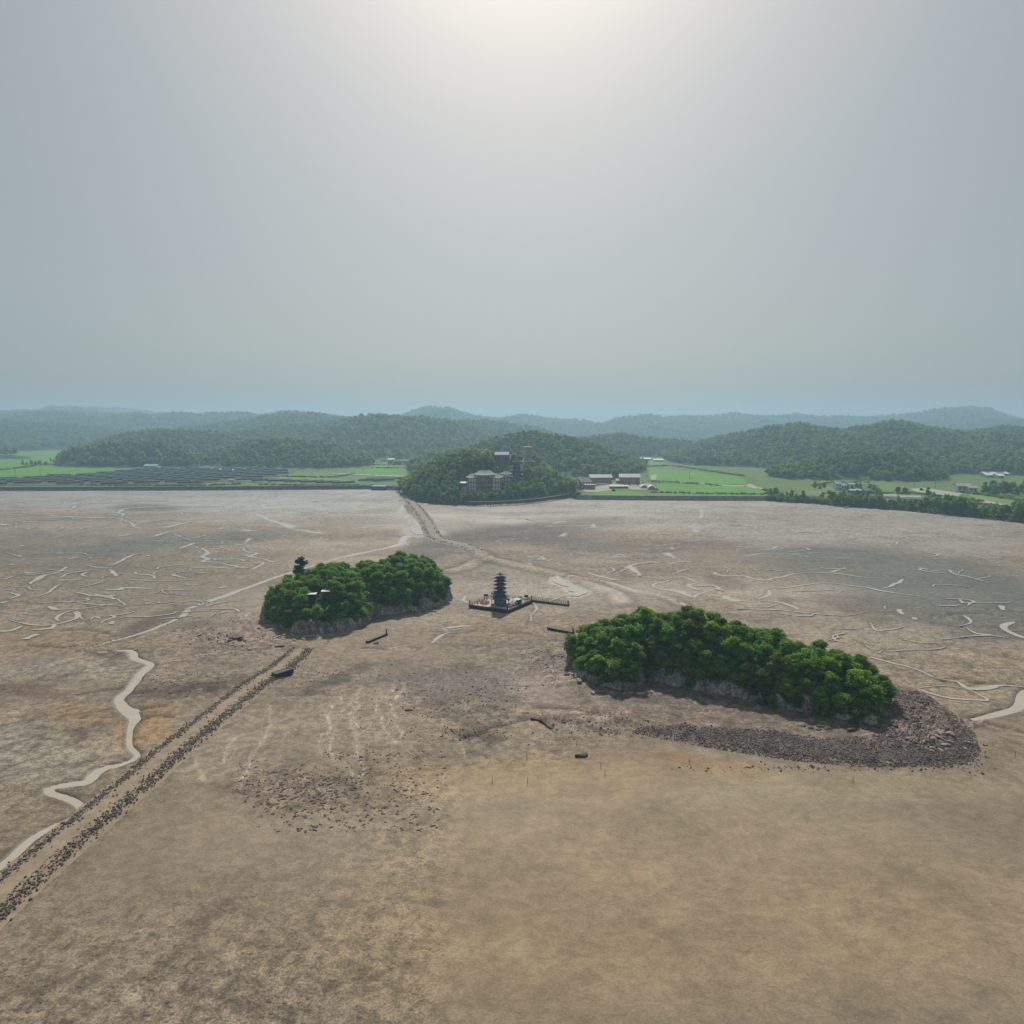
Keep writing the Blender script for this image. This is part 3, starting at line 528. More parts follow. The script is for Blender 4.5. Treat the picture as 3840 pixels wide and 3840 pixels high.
# ridges: crest pixels, depth of the crest, width of the near and far slope, canopy height, noise
RIDGES = [
    ('far', [(-300, 1548), (0, 1542), (110, 1540), (150, 1537), (190, 1525), (298, 1525), (378, 1537), (437, 1557), (560, 1575)], 4000, 900, 600, 15),
    ('far', [(300, 1540), (348, 1528), (447, 1530), (527, 1537), (646, 1550), (760, 1575)], 4600, 600, 400, 15),
    ('far', [(-400, 1560), (0, 1554), (90, 1550), (219, 1541), (298, 1550), (373, 1557), (457, 1557), (507, 1550), (571, 1559), (646, 1549), (696, 1546), (745, 1550), (845, 1545), (909, 1545), (970, 1556), (1074, 1542), (1138, 1546), (1208, 1555), (1297, 1567), (1420, 1590)], 3000, 700, 500, 15),
    ('far', [(1400, 1580), (1491, 1559), (1541, 1542), (1591, 1527), (1685, 1531), (1745, 1552), (1819, 1564), (1868, 1568), (1948, 1556), (2067, 1570), (2186, 1574), (2246, 1588), (2350, 1600)], 3300, 700, 500, 15),
    ('far', [(2150, 1600), (2266, 1589), (2307, 1572), (2348, 1564), (2444, 1560), (2497, 1566), (2555, 1562), (2680, 1560), (2743, 1545), (2800, 1554), (2908, 1565), (2988, 1551), (3058, 1563), (3123, 1565), (3177, 1560), (3241, 1566), (3311, 1556), (3392, 1553), (3446, 1551), (3543, 1532), (3634, 1531), (3715, 1537), (3769, 1554), (3840, 1570), (4200, 1580)], 3500, 900, 500, 15),
    ('far', [(3300, 1596), (3446, 1583), (3607, 1581), (3688, 1567), (3840, 1573), (4200, 1570)], 2900, 500, 400, 15),
    ('hill', [(600, 1630), (686, 1604), (760, 1597), (900, 1578), (1074, 1557), (1178, 1551), (1248, 1562), (1347, 1569), (1500, 1590)], 2200, 600, 400, 9),
    ('hill', [(-400, 1585), (0, 1580), (200, 1590), (420, 1605), (560, 1625), (700, 1650)], 2400, 750, 400, 9),
    ('hill', [(700, 1640), (800, 1632), (900, 1617), (1019, 1597), (1173, 1587), (1297, 1577), (1397, 1560), (1486, 1562), (1596, 1569), (1705, 1584), (1755, 1592), (1850, 1620)], 1750, 480, 400, 9),
    ('hill', [(1600, 1600), (1712, 1587), (1788, 1580), (1842, 1582), (1878, 1583), (1951, 1600), (2023, 1607), (2120, 1640)], 2000, 400, 300, 9),
    ('hill', [(300, 1690), (378, 1649), (447, 1629), (522, 1619), (596, 1610), (696, 1614), (770, 1619), (870, 1632), (960, 1650), (1020, 1680)], 1500, 330, 330, 9),
    ('hill', [(222, 1750), (236, 1698), (300, 1680), (400, 1664), (500, 1660), (600, 1665), (680, 1682), (740, 1706), (800, 1730)], 1110, 90, 120, 9),
    ('hill', [(700, 1720), (800, 1690), (900, 1662), (1000, 1645), (1100, 1646), (1200, 1660), (1300, 1683), (1380, 1706), (1410, 1745)], 1180, 175, 260, 9),
    ('hill', [(1200, 1650), (1322, 1629), (1397, 1644), (1496, 1656), (1560, 1686), (1590, 1715)], 1560, 150, 260, 9),
    ('hill', [(1560, 1720), (1640, 1705), (1734, 1682), (1788, 1660), (1860, 1638), (1915, 1625), (1980, 1613), (2023, 1615), (2096, 1625), (2180, 1640), (2250, 1664), (2340, 1702), (2400, 1728), (2430, 1750)], 980, 170, 260, 9),
    ('hill', [(2120, 1650), (2236, 1636), (2286, 1632), (2332, 1630), (2390, 1641), (2473, 1649), (2555, 1655), (2640, 1670), (2700, 1690)], 1500, 130, 260, 9),
    ('hill', [(2440, 1730), (2480, 1704), (2560, 1676), (2630, 1657), (2700, 1641), (2762, 1628), (2845, 1612), (2897, 1602), (2999, 1591), (3069, 1604), (3150, 1610), (3257, 1599), (3338, 1579), (3392, 1583), (3500, 1604), (3607, 1618), (3688, 1615), (3769, 1599), (3840, 1604), (4100, 1590), (4300, 1600)], 1420, 520, 400, 9),
    ('hill', [(2790, 1815), (2815, 1796), (2854, 1776), (2961, 1744), (3069, 1712), (3177, 1690), (3311, 1682), (3392, 1690), (3473, 1717), (3554, 1755), (3634, 1776), (3690, 1805), (3720, 1825)], 850, 95, 150, 9),
    ('hill', [(-500, 1680), (-100, 1690), (0, 1690), (60, 1692), (110, 1700), (130, 1722)], 1330, 40, 120, 8),
    ('temple_hill', [(1500, 1860), (1522, 1810), (1560, 1772), (1620, 1728), (1700, 1702), (1790, 1694), (1880, 1712), (1960, 1742), (2040, 1758), (2110, 1790), (2165, 1840)], 655, 92, 60, 7.5),
]
RU = []
for kind, pts, d, wf, wb, th in RIDGES:
    P = gd([p[0] for p in pts], [p[1] for p in pts], float(d)); RU.append((P[:, 0] / P[:, 1], np.maximum(P[:, 2] - th - LZ, 0)))
def land(u, Y):
    """height of the land and which ridge forms it (-1 flat)"""
    u = np.asarray(u, float); Y = np.asarray(Y, float); X = u * Y
    best = np.zeros(np.broadcast(u, Y).shape); who = np.full(best.shape, -1)
    nz = fbm(X * .006, Y * .006, 4, 201); nz2 = fbm(X * .02, Y * .02, 3, 202); bend = fbm(X * .004, Y * .0, 3, 203)
    for i, (kind, pts, d, wf, wb, th) in enumerate(RIDGES):
        cu, ch = RU[i]; du = 0.012
        h = np.interp(u, np.r_[cu[0] - du, cu, cu[-1] + du], np.r_[0, ch, 0])
        dd = d + .25 * wf * bend
        s = np.where(Y < dd, (dd - Y) / wf, (Y - dd) / wb)
        if kind == 'temple_hill': s = np.where(Y < d, (d - Y) / np.maximum(d - shore(u) + 2, 10), (Y - d) / wb)
        pr = .5 + .5 * np.cos(np.pi * np.clip(s, 0, 1))
        if kind == 'temple_hill': pr = pr ** .8
        g = h * pr * (1 + (.22 * nz + .10 * nz2) * (s > .05) * smooth(s / .3))
        up = g > best; best = np.where(up, g, best); who = np.where(up & (g > 1.2), i, who)
    return best + LZ, who

SITES = []     # terraces: X, Y, radius, level
def site(xp, yp, Yd, r):
    p = gd(float(xp), float(yp), float(Yd)); SITES.append((p[0], p[1], r, p[2])); return p
S_HALL = site(1818, 1838, 596, 17); S_BLUE = site(1882, 1752, 640, 10); S_DARK = site(1937, 1790, 622, 7); S_STONE = site(1981, 1741, 668, 8); S_PAV = site(1898, 1808, 606, 6); S_GATE = site(1741, 1842, 590, 5)

NLU, NLR = 620, 400
lu = np.linspace(-1.0, 1.0, NLU); lt = np.linspace(0, 1, NLR) ** 1.0
LU, LT = np.meshgrid(lu, lt); ysh = shore(LU)
LY = ysh * np.exp(LT * np.log(5400 / ysh))
def land_z(x, y):
    x = np.asarray(x, float); y = np.asarray(y, float)
    z, who = land(x / y, y)
    for sx, sy, r, sz in SITES:
        k = smooth((r * 1.7 - np.hypot(x - sx, y - sy)) / (r * .7)); z = z * (1 - k) + sz * k
    e = np.clip((y - shore(x / y)) / 5.0, 0, 1)      # natural shores slope to the mud
    return np.where(e < 1, -0.3 + (z + .3) * e ** .7, z), who
LX = LU * LY
LZZ, LW = land_z(LX.ravel(), LY.ravel())
LV = np.c_[LX.ravel(), LY.ravel(), LZZ]
LI = np.arange(NLU * NLR).reshape(NLR, NLU)
LF = np.c_[LI[:-1, :-1].ravel(), LI[:-1, 1:].ravel(), LI[1:, 1:].ravel(), LI[1:, :-1].ravel()]
fw = np.max(LW[LF], axis=1)
m, n, l, b = nt('wooded_slope')
geo = n.new('ShaderNodeNewGeometry').outputs['Position']
f1 = noise(n, l, .012, 5, .65, geo); f2 = noise(n, l, .06, 4, .7, geo)
c0 = mixc(n, l, ramp(n, l, f1, .35, .65), (.045, .095, .028), (.08, .14, .038)); l.new(mixc(n, l, ramp(n, l, f2, .35, .65, 0, .6), c0, (.022, .05, .018)), b.inputs['Base Color'])
b.inputs['Roughness'].default_value = .95; b.inputs['Specular IOR Level'].default_value = .1
bump(n, l, b, f2, 1.0, 14.0)
SLOPE = m
LAND = mat('meadow_soil', lin((82, 112, 52)), lin((112, 122, 70)), rough=.95, scale=.05, spec=.1)
def faces_obj(name, sel, m_, smooth_=True):
    F_ = LF[sel]; ids, inv = np.unique(F_, return_inverse=True)
    return link(name, new_mesh(name, LV[ids], inv.reshape(F_.shape), smooth_), m_, kind='structure')
faces_obj('farmland', fw == -1, LAND)
for i, r in enumerate(RIDGES):
    if (fw == i).any(): faces_obj('mountain' if r[0] == 'far' else 'hill', fw == i, SLOPE)

# ---------------------------------------------------------------- crowns
def leaf_cloud(centres, radii, nleaf, size, seed, flat=.75, up=.15):
    """many small leaf sprays over the lobes of a crown, with a leafy core in each lobe"""
    g = np.random.default_rng(seed); area = np.array(radii) ** 2; per = np.maximum(8, (nleaf * area / area.sum()).astype(int))
    vs = []; fs = []; o = 0
    for c, r, k in zip(centres, radii, per):
        d = g.normal(size=(k, 3)); d[:, 2] += up * 2; d /= np.linalg.norm(d, axis=1)[:, None]
        p = np.array(c) + d * r * (g.uniform(.62, 1.16, (k, 1)) + .14 * np.sign(np.sin(d[:, :1] * 7 + d[:, 1:2] * 9))) * np.array([1, 1, flat])
        nm = d + g.normal(size=(k, 3)) * .55 + np.array([0, 0, .35]); nm /= np.linalg.norm(nm, axis=1)[:, None]
        a = np.cross(nm, g.normal(size=(k, 3))); a /= np.linalg.norm(a, axis=1)[:, None]; bb = np.cross(nm, a)
        s = size * g.uniform(.6, 1.35, (k, 1))
        q = np.stack([p - a * s - bb * s * .3, p + bb * s * .75 - a * s * .1, p + a * s + bb * s * .1, p - bb * s * .8 + a * s * .15], 1)
        vs.append(q.reshape(-1, 3)); fs.append(np.arange(k * 4).reshape(-1, 4) + o); o += 4 * k
        # core: small lumpy ball
        t = (1 + 5 ** .5) / 2
        ico = np.array([(-1, t, 0), (1, t, 0), (-1, -t, 0), (1, -t, 0), (0, -1, t), (0, 1, t), (0, -1, -t), (0, 1, -t), (t, 0, -1), (t, 0, 1), (-t, 0, -1), (-t, 0, 1)]) / 1.902
        cv = np.array(c) + ico * r * .66 * g.uniform(.7, 1.2, (12, 1)) * np.array([1, 1, flat])
        tri = np.array([(0, 11, 5), (0, 5, 1), (0, 1, 7), (0, 7, 10), (0, 10, 11), (1, 5, 9), (5, 11, 4), (11, 10, 2), (10, 7, 6), (7, 1, 8), (3, 9, 4), (3, 4, 2), (3, 2, 6), (3, 6, 8), (3, 8, 9), (4, 9, 5), (2, 4, 11), (6, 2, 10), (8, 6, 7), (9, 8, 1)])
        vs.append(cv); fs.append(np.c_[tri, tri[:, 2]] + o); o += 12
    V_ = np.vstack(vs); Fq = np.vstack(fs)
    return V_, Fq
def cloud_mesh(name, V_, Fq):
    faces = [tuple(f) if f[2] != f[3] else tuple(f[:3]) for f in Fq.tolist()]
    return new_mesh(name, V_, faces)
def broadleaf(seed, R=2.6, H=6.0, lobes=13, nleaf=1500, size=.24, low=.42, lr=(.30, .46)):
    """crown mesh and trunk mesh of a spreading tree, base at the origin"""
    g = np.random.default_rng(seed); cs = []; rs = []
    for k in range(lobes):
        a = g.uniform(0, 2 * math.pi); q = math.sqrt(g.uniform(.02, 1)); zz = g.uniform(0, 1)
        rr = R * .66 * q * math.sqrt(max(.12, 1 - (zz * .95) ** 2)); cs.append((rr * math.cos(a), rr * math.sin(a), H * low + zz * H * (.88 - low))); rs.append(R * g.uniform(*lr))
    cr = cloud_mesh('crown', *leaf_cloud(cs, rs, nleaf, size, seed + 1))
    t = MB(); t.bar((0, 0, -.8), (R * .05, 0, H * .4), R * .075, R * .05, 7)
    for c in cs[:5]: t.bar((R * .04, 0, H * .36), c, R * .04, R * .014, 5)
    return cr, t.mesh('trunk')
def pine(seed, R=2.2, H=6.5):
    g = np.random.default_rng(seed); cs = []; rs = []
    for k in range(12):
        zz = g.uniform(.35, 1); a = g.uniform(0, 6.28); rr = R * (1.05 - zz * .8) * g.uniform(.4, 1); cs.append((rr * math.cos(a), rr * math.sin(a), H * zz)); rs.append(R * g.uniform(.26, .40))
    cr = cloud_mesh('crown', *leaf_cloud(cs, rs, 1500, .18, seed, flat=.5))
    t = MB(); t.bar((0, 0, -.8), (.1, 0, H * .9), R * .09, R * .03, 7)
    for c in cs[:7]: t.bar((.05, 0, c[2] - .4), c, R * .035, R * .012, 5)
    return cr, t.mesh('trunk')
BARK = mat('bark', (.10, .075, .055), (.055, .042, .032), rough=.95, scale=4, bumpd=.03)
LEAF = leaf_mat('broadleaf_foliage', (.062, .20, .012), (.16, .30, .018), .46, .34, .018)
LEAF_PINE = leaf_mat('pine_foliage', (.018, .055, .022), (.028, .075, .026), .18, .2, .01)
LEAF_HILL = leaf_mat('hill_foliage', (.050, .142, .018), (.135, .225, .024), .46, .5, .025)
LEAF_BUSH = leaf_mat('bush_foliage', (.058, .17, .017), (.14, .25, .022), .46, .4, .02)

# ---------------------------------------------------------------- scattering of the uncountable
def library(name, meshes, mtl):
    col_ = bpy.data.collections.new(name)
    for me in meshes:
        if not me.materials: me.materials.append(mtl)
        o = bpy.data.objects.new(name + '_piece', me); col_.objects.link(o)
    return col_
def scatter(name, pts, scl, lib, seed=0, tilt=.12, yscale=None, **kw):
    """one object of 'stuff': copies of the library pieces at the given points"""
    pts = np.asarray(pts, np.float32); me = bpy.data.meshes.new(name); me.vertices.add(len(pts)); me.vertices.foreach_set('co', pts.ravel())
    a = me.attributes.new('scl', 'FLOAT', 'POINT'); a.data.foreach_set('value', np.asarray(scl, np.float32))
    o = link(name, me, None, kind='stuff', **kw)
    ng = bpy.data.node_groups.new(name + '_scatter', 'GeometryNodeTree')
    ng.interface.new_socket('Geometry', in_out='INPUT', socket_type='NodeSocketGeometry'); ng.interface.new_socket('Geometry', in_out='OUTPUT', socket_type='NodeSocketGeometry')
    N = ng.nodes; L = ng.links
    gi = N.new('NodeGroupInput'); go = N.new('NodeGroupOutput'); mp = N.new('GeometryNodeMeshToPoints'); ip = N.new('GeometryNodeInstanceOnPoints')
    ci = N.new('GeometryNodeCollectionInfo'); ci.inputs['Collection'].default_value = lib; ci.inputs['Separate Children'].default_value = True; ci.inputs['Reset Children'].default_value = True
    at_ = N.new('GeometryNodeInputNamedAttribute'); at_.data_type = 'FLOAT'; at_.inputs['Name'].default_value = 'scl'
    rv = N.new('FunctionNodeRandomValue'); rv.data_type = 'FLOAT_VECTOR'; rv.inputs[0].default_value = (-tilt, -tilt, 0); rv.inputs[1].default_value = (tilt, tilt, 6.283); rv.inputs['Seed'].default_value = seed
    L.new(gi.outputs[0], mp.inputs['Mesh']); L.new(mp.outputs[0], ip.inputs['Points']); L.new(ci.outputs[0], ip.inputs['Instance']); ip.inputs['Pick Instance'].default_value = True
    L.new(rv.outputs[0], ip.inputs['Rotation']); L.new(at_.outputs[0], ip.inputs['Scale']); L.new(ip.outputs[0], go.inputs[0])
    md = o.modifiers.new('scatter', 'NODES'); md.node_group = ng
    return o

# keep clear: fields, yards, roads (polygons in px on the farmland) and building sites
def lpx(pts, z=LZ): return gp([p[0] for p in pts], [p[1] for p in pts], z)
FIELDS = [
    ('rice', [(-300, 1722), (0, 1708), (130, 1694), (175, 1668), (260, 1662), (330, 1664), (290, 1680), (240, 1700), (232, 1735), (160, 1740), (60, 1752), (-300, 1775)]),
    ('rice', [(-300, 1784), (0, 1762), (120, 1748), (230, 1746), (300, 1752), (420, 1757), (520, 1764), (330, 1780), (120, 1790), (-300, 1800)]),
    ('meadow', [(1050, 1785), (1110, 1772), (1260, 1768), (1320, 1762), (1400, 1758), (1500, 1756), (1530, 1758), (1515, 1790), (1500, 1812), (1440, 1822), (1100, 1825), (950, 1822), (1000, 1800)]),
    ('rice', [(1330, 1762), (1400, 1757), (1520, 1758), (1518, 1780), (1440, 1782), (1330, 1776)]),
    ('lime', [(1040, 1790), (1110, 1786), (1240, 1795), (1360, 1806), (1345, 1816), (1240, 1810), (1120, 1798)]),
    ('meadow', [(1400, 1752), (1404, 1735), (1470, 1727), (1560, 1720), (1585, 1722), (1560, 1740), (1530, 1755)]),
    ('rice', [(1400, 1758), (1402, 1742), (1450, 1745), (1445, 1758)]), ('rice', [(1520, 1728), (1578, 1722), (1560, 1740), (1520, 1744)]),
    ('soil', [(1558, 1720), (1568, 1712), (1605, 1712), (1598, 1722)]), ('lime', [(1560, 1710), (1572, 1694), (1612, 1697), (1606, 1711)]),
    ('rice', [(2428, 1755), (2500, 1758), (2640, 1772), (2780, 1790), (2800, 1814), (2720, 1818), (2600, 1808), (2480, 1804), (2438, 1800)]),
    ('rice', [(2455, 1812), (2600, 1815), (2780, 1824), (2860, 1836), (2890, 1852), (2600, 1850), (2470, 1846)]),
    ('meadow', [(2430, 1848), (2480, 1847), (2890, 1854), (2890, 1862), (2430, 1864)]), ('rice', [(2220, 1862), (2240, 1842), (2330, 1840), (2420, 1848), (2420, 1862)]),
    ('lime', [(2245, 1845), (2270, 1832), (2300, 1832), (2292, 1850)]), ('yard', [(2185, 1838), (2230, 1828), (2310, 1812), (2440, 1814), (2462, 1830), (2420, 1838), (2300, 1836), (2240, 1846), (2195, 1846)]),
    ('lime', [(2395, 1728), (2490, 1726), (2500, 1738), (2480, 1746), (2410, 1742)]),
    ('yard', [(2442, 1782), (2462, 1780), (2460, 1800), (2440, 1802)]),
    ('lime', [(3050, 1812), (3120, 1797), (3240, 1796), (3262, 1804), (3262, 1808), (3120, 1808), (3060, 1818)]),
    ('meadow', [(3260, 1803), (3340, 1806), (3390, 1820), (3410, 1836), (3340, 1846), (3280, 1846)]), ('soil', [(3100, 1812), (3240, 1808), (3250, 1816), (3130, 1820)]),
    ('meadow', [(3000, 1838), (3060, 1824), (3120, 1830), (3160, 1862), (3180, 1880), (3060, 1872), (3000, 1856)]), ('lime', [(3040, 1842), (3080, 1844), (3080, 1856), (3040, 1854)]),
    ('road', [(3410, 1834), (3470, 1832), (3540, 1842), (3610, 1852), (3595, 1862), (3520, 1856), (3440, 1846)]), ('road', [(3660, 1868), (3700, 1874), (3790, 1892), (3790, 1900), (3700, 1890), (3665, 1880)]),
    ('lime', [(3620, 1852), (3700, 1864), (3840, 1888), (3900, 1900), (3900, 1920), (3790, 1900), (3700, 1878), (3640, 1864)]), ('meadow', [(3705, 1812), (3790, 1815), (3780, 1835), (3710, 1832)]),
    ('yard', [(1500, 1846), (1506, 1800), (1514, 1800), (1514, 1822), (1510, 1848)]), ('solar', [(-200, 1822), (-200, 1806), (300, 1782), (540, 1758), (900, 1758), (1110, 1766), (1080, 1782), (900, 1800), (700, 1818), (400, 1820)]),
    ('soil', [(900, 1806), (1000, 1800), (1150, 1800), (1280, 1806), (1330, 1818), (1100, 1818)]), ('road', [(2465, 1806), (2600, 1809), (2720, 1820), (2790, 1822), (2790, 1826), (2720, 1824), (2600, 1813), (2465, 1810)]), ('yard', [(2795, 1824), (2810, 1815), (2822, 1818), (2835, 1826), (2870, 1834), (2865, 1838), (2820, 1832)])]
FM = {}
def field_mat(name, c1, c2, row=None):
    m, n, l, b = nt(name); geo = n.new('ShaderNodeNewGeometry').outputs['Position']
    f1 = noise(n, l, .02, 4, .6, geo); f2 = noise(n, l, .4, 4, .7, geo)
    c = mixc(n, l, ramp(n, l, f1, .35, .65), c1, c2); c = mixc(n, l, ramp(n, l, f2, .4, .7, 0, .45), c, tuple(v * .6 for v in c1))
    if row:
        w = n.new('ShaderNodeTexWave'); w.bands_direction = 'Y'; w.inputs['Scale'].default_value = row; w.inputs['Distortion'].default_value = .6; w.inputs['Detail'].default_value = 1; l.new(geo, w.inputs['Vector'])
        c = mixc(n, l, ramp(n, l, w.outputs['Fac'], .05, .2, .55, 0), c, tuple(v * .45 for v in c1))
    l.new(c, b.inputs['Base Color']); b.inputs['Roughness'].default_value = .9; b.inputs['Specular IOR Level'].default_value = .15
    return m
FM['rice'] = field_mat('rice_crop', (.085, .27, .014), (.12, .32, .02), .012); FM['meadow'] = field_mat('rough_grass', (.10, .19, .045), (.16, .21, .07)); FM['lime'] = field_mat('young_crop', (.19, .29, .05), (.14, .25, .05), .05)
FM['soil'] = field_mat('bare_soil', (.26, .21, .17), (.19, .17, .13)); FM['yard'] = field_mat('gravel_yard', (.42, .38, .33), (.34, .31, .27)); FM['road'] = field_mat('concrete_road', (.42, .40, .37), (.36, .34, .31)); FM['solar'] = field_mat('solar_park_ground', (.07, .12, .05), (.10, .13, .06))
FPOLY = []
for k, (typ, pts) in enumerate(FIELDS):
    P = lpx(pts); FPOLY.append((typ, P)); h = LZ + .10 + .012 * k
    nm = {'rice': 'rice_field', 'meadow': 'grass_field', 'lime': 'crop_field', 'soil': 'bare_field', 'yard': 'yard', 'road': 'road', 'solar': 'solar_park_ground'}[typ]
    me = new_mesh(nm, [(p[0], p[1], h) for p in P] + [(p[0], p[1], h - .6) for p in P], [tuple(range(len(P)))] + [(i, i + len(P), (i + 1) % len(P) + len(P), (i + 1) % len(P)) for i in range(len(P))])
    link(nm, me, FM[typ], kind='structure')

def clear_of(x, y, pad=0.0, front=True):
    ok = np.ones(len(x), bool)
    for typ, P in FPOLY:
        ok &= poly_in(x, y, P) < 2.0 + pad
    for sx, sy, r, sz in SITES:
        ok &= np.hypot(x - sx, y - sy) > r * .95 + pad
    return ok

# the woods on the hills
def visible(x, y, z, top):
    u = x / y; ia = np.clip(((u - lu[0]) / (lu[1] - lu[0])).astype(int), 0, NLU - 1); ysu = shore(u)
    ir = np.clip((np.log(y / ysu) / np.log(5400 / ysu) * (NLR - 1)).astype(int), 0, NLR - 1)
    return (z + top - CH) / y > CUM[ir, ia] - .0015
ang = ((LZZ + np.where(LW >= 0, 6.0, 0) - CH) / LV[:, 1]).reshape(NLR, NLU); CUM = np.maximum.accumulate(ang, axis=0); CUM = np.vstack([CUM[:1] * 0 - 9, CUM[:-1]])
hill_crowns = []
for s in range(7):
    g = np.random.default_rng(300 + s); R = 4.2; H = 9.0; cs = []; rs = []
    for k in range(7):
        a = g.uniform(0, 6.28); q = math.sqrt(g.uniform(0, 1)); zz = g.uniform(0, 1); rr = R * .6 * q * math.sqrt(max(.15, 1 - zz * zz)); cs.append((rr * math.cos(a), rr * math.sin(a), H * .4 + zz * H * .42)); rs.append(R * g.uniform(.34, .52))
    hill_crowns.append(cloud_mesh('hill_crown', *leaf_cloud(cs, rs, 230, .75, 310 + s)))
WOOD_LIB = library('wood', hill_crowns, LEAF_HILL)
def wood(i, spacing, scale, keep=None):
    sel = fw == i
    if not sel.any(): return
    cen = LV[LF[sel]].mean(1); vis = visible(cen[:, 0], cen[:, 1], cen[:, 2], 12); F_ = LF[sel][vis]
    if not len(F_): return
    A = LV[F_]; ar = np.linalg.norm(np.cross(A[:, 1] - A[:, 0], A[:, 3] - A[:, 0]), axis=1)
    nn = rng.poisson(ar / spacing ** 2); idx = np.repeat(np.arange(len(F_)), nn); a, bq = rng.uniform(size=(2, len(idx), 1))
    P = (A[idx, 0] * (1 - a) + A[idx, 1] * a) * (1 - bq) + (A[idx, 3] * (1 - a) + A[idx, 2] * a) * bq
    ok = (clear_of(P[:, 0], P[:, 1], 1.5) | (P[:, 2] > LZ + 5)) & (np.abs(P[:, 0] / P[:, 1]) < .86)
    if keep is not None: ok &= keep(P)
    P = P[ok]; P[:, 2] -= .6
    s = scale * rng.uniform(.6, 1.35, len(P)) * (1 + .25 * fbm(P[:, 0] * .01, P[:, 1] * .01, 3, 400 + i))
    scatter('forest', P, s, WOOD_LIB, i, label='dense green woodland covering a hillside', cat='forest')
for i, r in enumerate(RIDGES):
    if r[0] == 'hill': wood(i, 6.4 if r[2] < 1000 else 8.0 if r[2] < 1700 else 10.5, .98 if r[2] < 1000 else 1.22 if r[2] < 1700 else 1.5)
for i, r in enumerate(RIDGES):
    if r[0] == 'far': wood(i, 15.0, 2.0)
TH = [i for i, r in enumerate(RIDGES) if r[0] == 'temple_hill'][0]

# ================================================================ islets
m, n, l, b = nt('islet_rock')
geo = n.new('ShaderNodeNewGeometry'); pos = geo.outputs['Position']
mp = n.new('ShaderNodeMapping'); mp.inputs['Scale'].default_value = (1, 1, .35); mp.inputs['Rotation'].default_value = (.3, .5, .2); l.new(pos, mp.inputs['Vector'])
r1 = noise(n, l, .5, 6, .7, mp.outputs[0], .8); r2 = noise(n, l, 2.2, 5, .7, pos)
rc = mixc(n, l, ramp(n, l, r1, .40, .60), lin((222, 212, 202)), lin((140, 130, 126))); rc = mixc(n, l, ramp(n, l, r2, .44, .62, 0, .75), rc, lin((74, 68, 66)))
av = n.new('ShaderNodeAttribute'); av.attribute_name = 'veg'
vr = n.new('ShaderNodeTexVoronoi'); vr.feature = 'DISTANCE_TO_EDGE'; vr.inputs['Scale'].default_value = .8; l.new(mp.outputs[0], vr.inputs['Vector'])
rc = mixc(n, l, ramp(n, l, vr.outputs['Distance'], .005, .05, .4, 0), rc, lin((58, 54, 54)))
rc = mixc(n, l, av.outputs['Fac'], rc, (.03, .062, .016)); l.new(rc, b.inputs['Base Color']); b.inputs['Roughness'].default_value = .9; b.inputs['Specular IOR Level'].default_value = .2
rs_ = n.new('ShaderNodeMath'); rs_.operation = 'ADD'; l.new(r1, rs_.inputs[0]); l.new(r2, rs_.inputs[1]); bump(n, l, b, rs_.outputs[0], 1.0, .6)
ROCK = m
DARKROCK = mat('dark_wet_rock', lin((98, 84, 74)), lin((62, 54, 50)), rough=.7, scale=2.0, bumpd=.08, var=.35)
COBBLE = mat('beach_cobble', lin((130, 116, 110)), lin((88, 78, 76)), rough=.85, scale=1.6, var=.5)
PALEROCK = mat('pale_rock', lin((176, 160, 150)), lin((112, 102, 98)), rough=.9, scale=.9, bumpd=.12, var=.25)

def islet(name, polys, dome, step=.34, seed=0):
    P = np.vstack(polys); x0, y0 = P.min(0) - 3; x1, y1 = P.max(0) + 3
    gx = np.arange(x0, x1, step); gy = np.arange(y0, y1, step); GX, GY = np.meshgrid(gx, gy); x = GX.ravel(); y = GY.ravel()
    jx = x + 1.9 * fbm(x * .25, y * .25, 4, seed + 1); jy = y + 1.9 * fbm(x * .25 + 30, y * .25, 4, seed + 2)
    e = np.max([poly_in(jx, jy, q) for q in polys], axis=0)
    cl = 3.1 + 1.3 * fbm(x * .08, y * .08, 2, seed + 3)
    z = cl * smooth((e + .2) / 1.1) + .6 * np.floor(fbm(x * .35, y * .35, 3, seed + 4) * 4) * smooth((e) / .8) * (e < 2.5) + dome(x, y) * (1 - np.exp(-np.maximum(e - .8, 0) / 5.0)) - .35
    z += .35 * fbm(x * .9, y * .9, 3, seed + 5) * smooth((e + .6) / .8)
    I_ = np.arange(len(x)).reshape(GX.shape); Fq = np.c_[I_[:-1, :-1].ravel(), I_[:-1, 1:].ravel(), I_[1:, 1:].ravel(), I_[1:, :-1].ravel()]
    Fq = Fq[(e[Fq] > -.9).any(1)]; ids, inv = np.unique(Fq, return_inverse=True)
    xx = x + 1.1 * fbm(x * .8, y * .8, 4, seed + 6, z * .5); yy = y + 1.2 * fbm(x * .8 + 20, y * .8, 4, seed + 7, z * .5)
    veg = smooth((e - 1.4 + .8 * fbm(x * .4, y * .4, 3, seed + 8)) / .8)
    o = link(name, new_mesh(name, np.c_[xx, yy, z][ids], inv.reshape(Fq.shape), False, {'veg': ('FLOAT', veg[ids])}), ROCK, kind='structure')
    def hz(px, py):
        iu = np.clip((np.asarray(px) - gx[0]) / step, 0, len(gx) - 2).astype(int); ir = np.clip((np.asarray(py) - gy[0]) / step, 0, len(gy) - 2).astype(int)
        return z.reshape(GX.shape)[ir, iu]
    def edge(px, py): return np.max([poly_in(np.asarray(px, float), np.asarray(py, float), q) for q in polys], axis=0)
    return hz, edge, (x0, x1, y0, y1)
def domeR(x, y):
    px, _ = topx(x, y); return np.interp(px, [2100, 2250, 2420, 2600, 2750, 2900, 3050, 3200, 3320], [1.5, 5.4, 8.6, 9.8, 9.2, 7.4, 5.0, 2.6, .6])
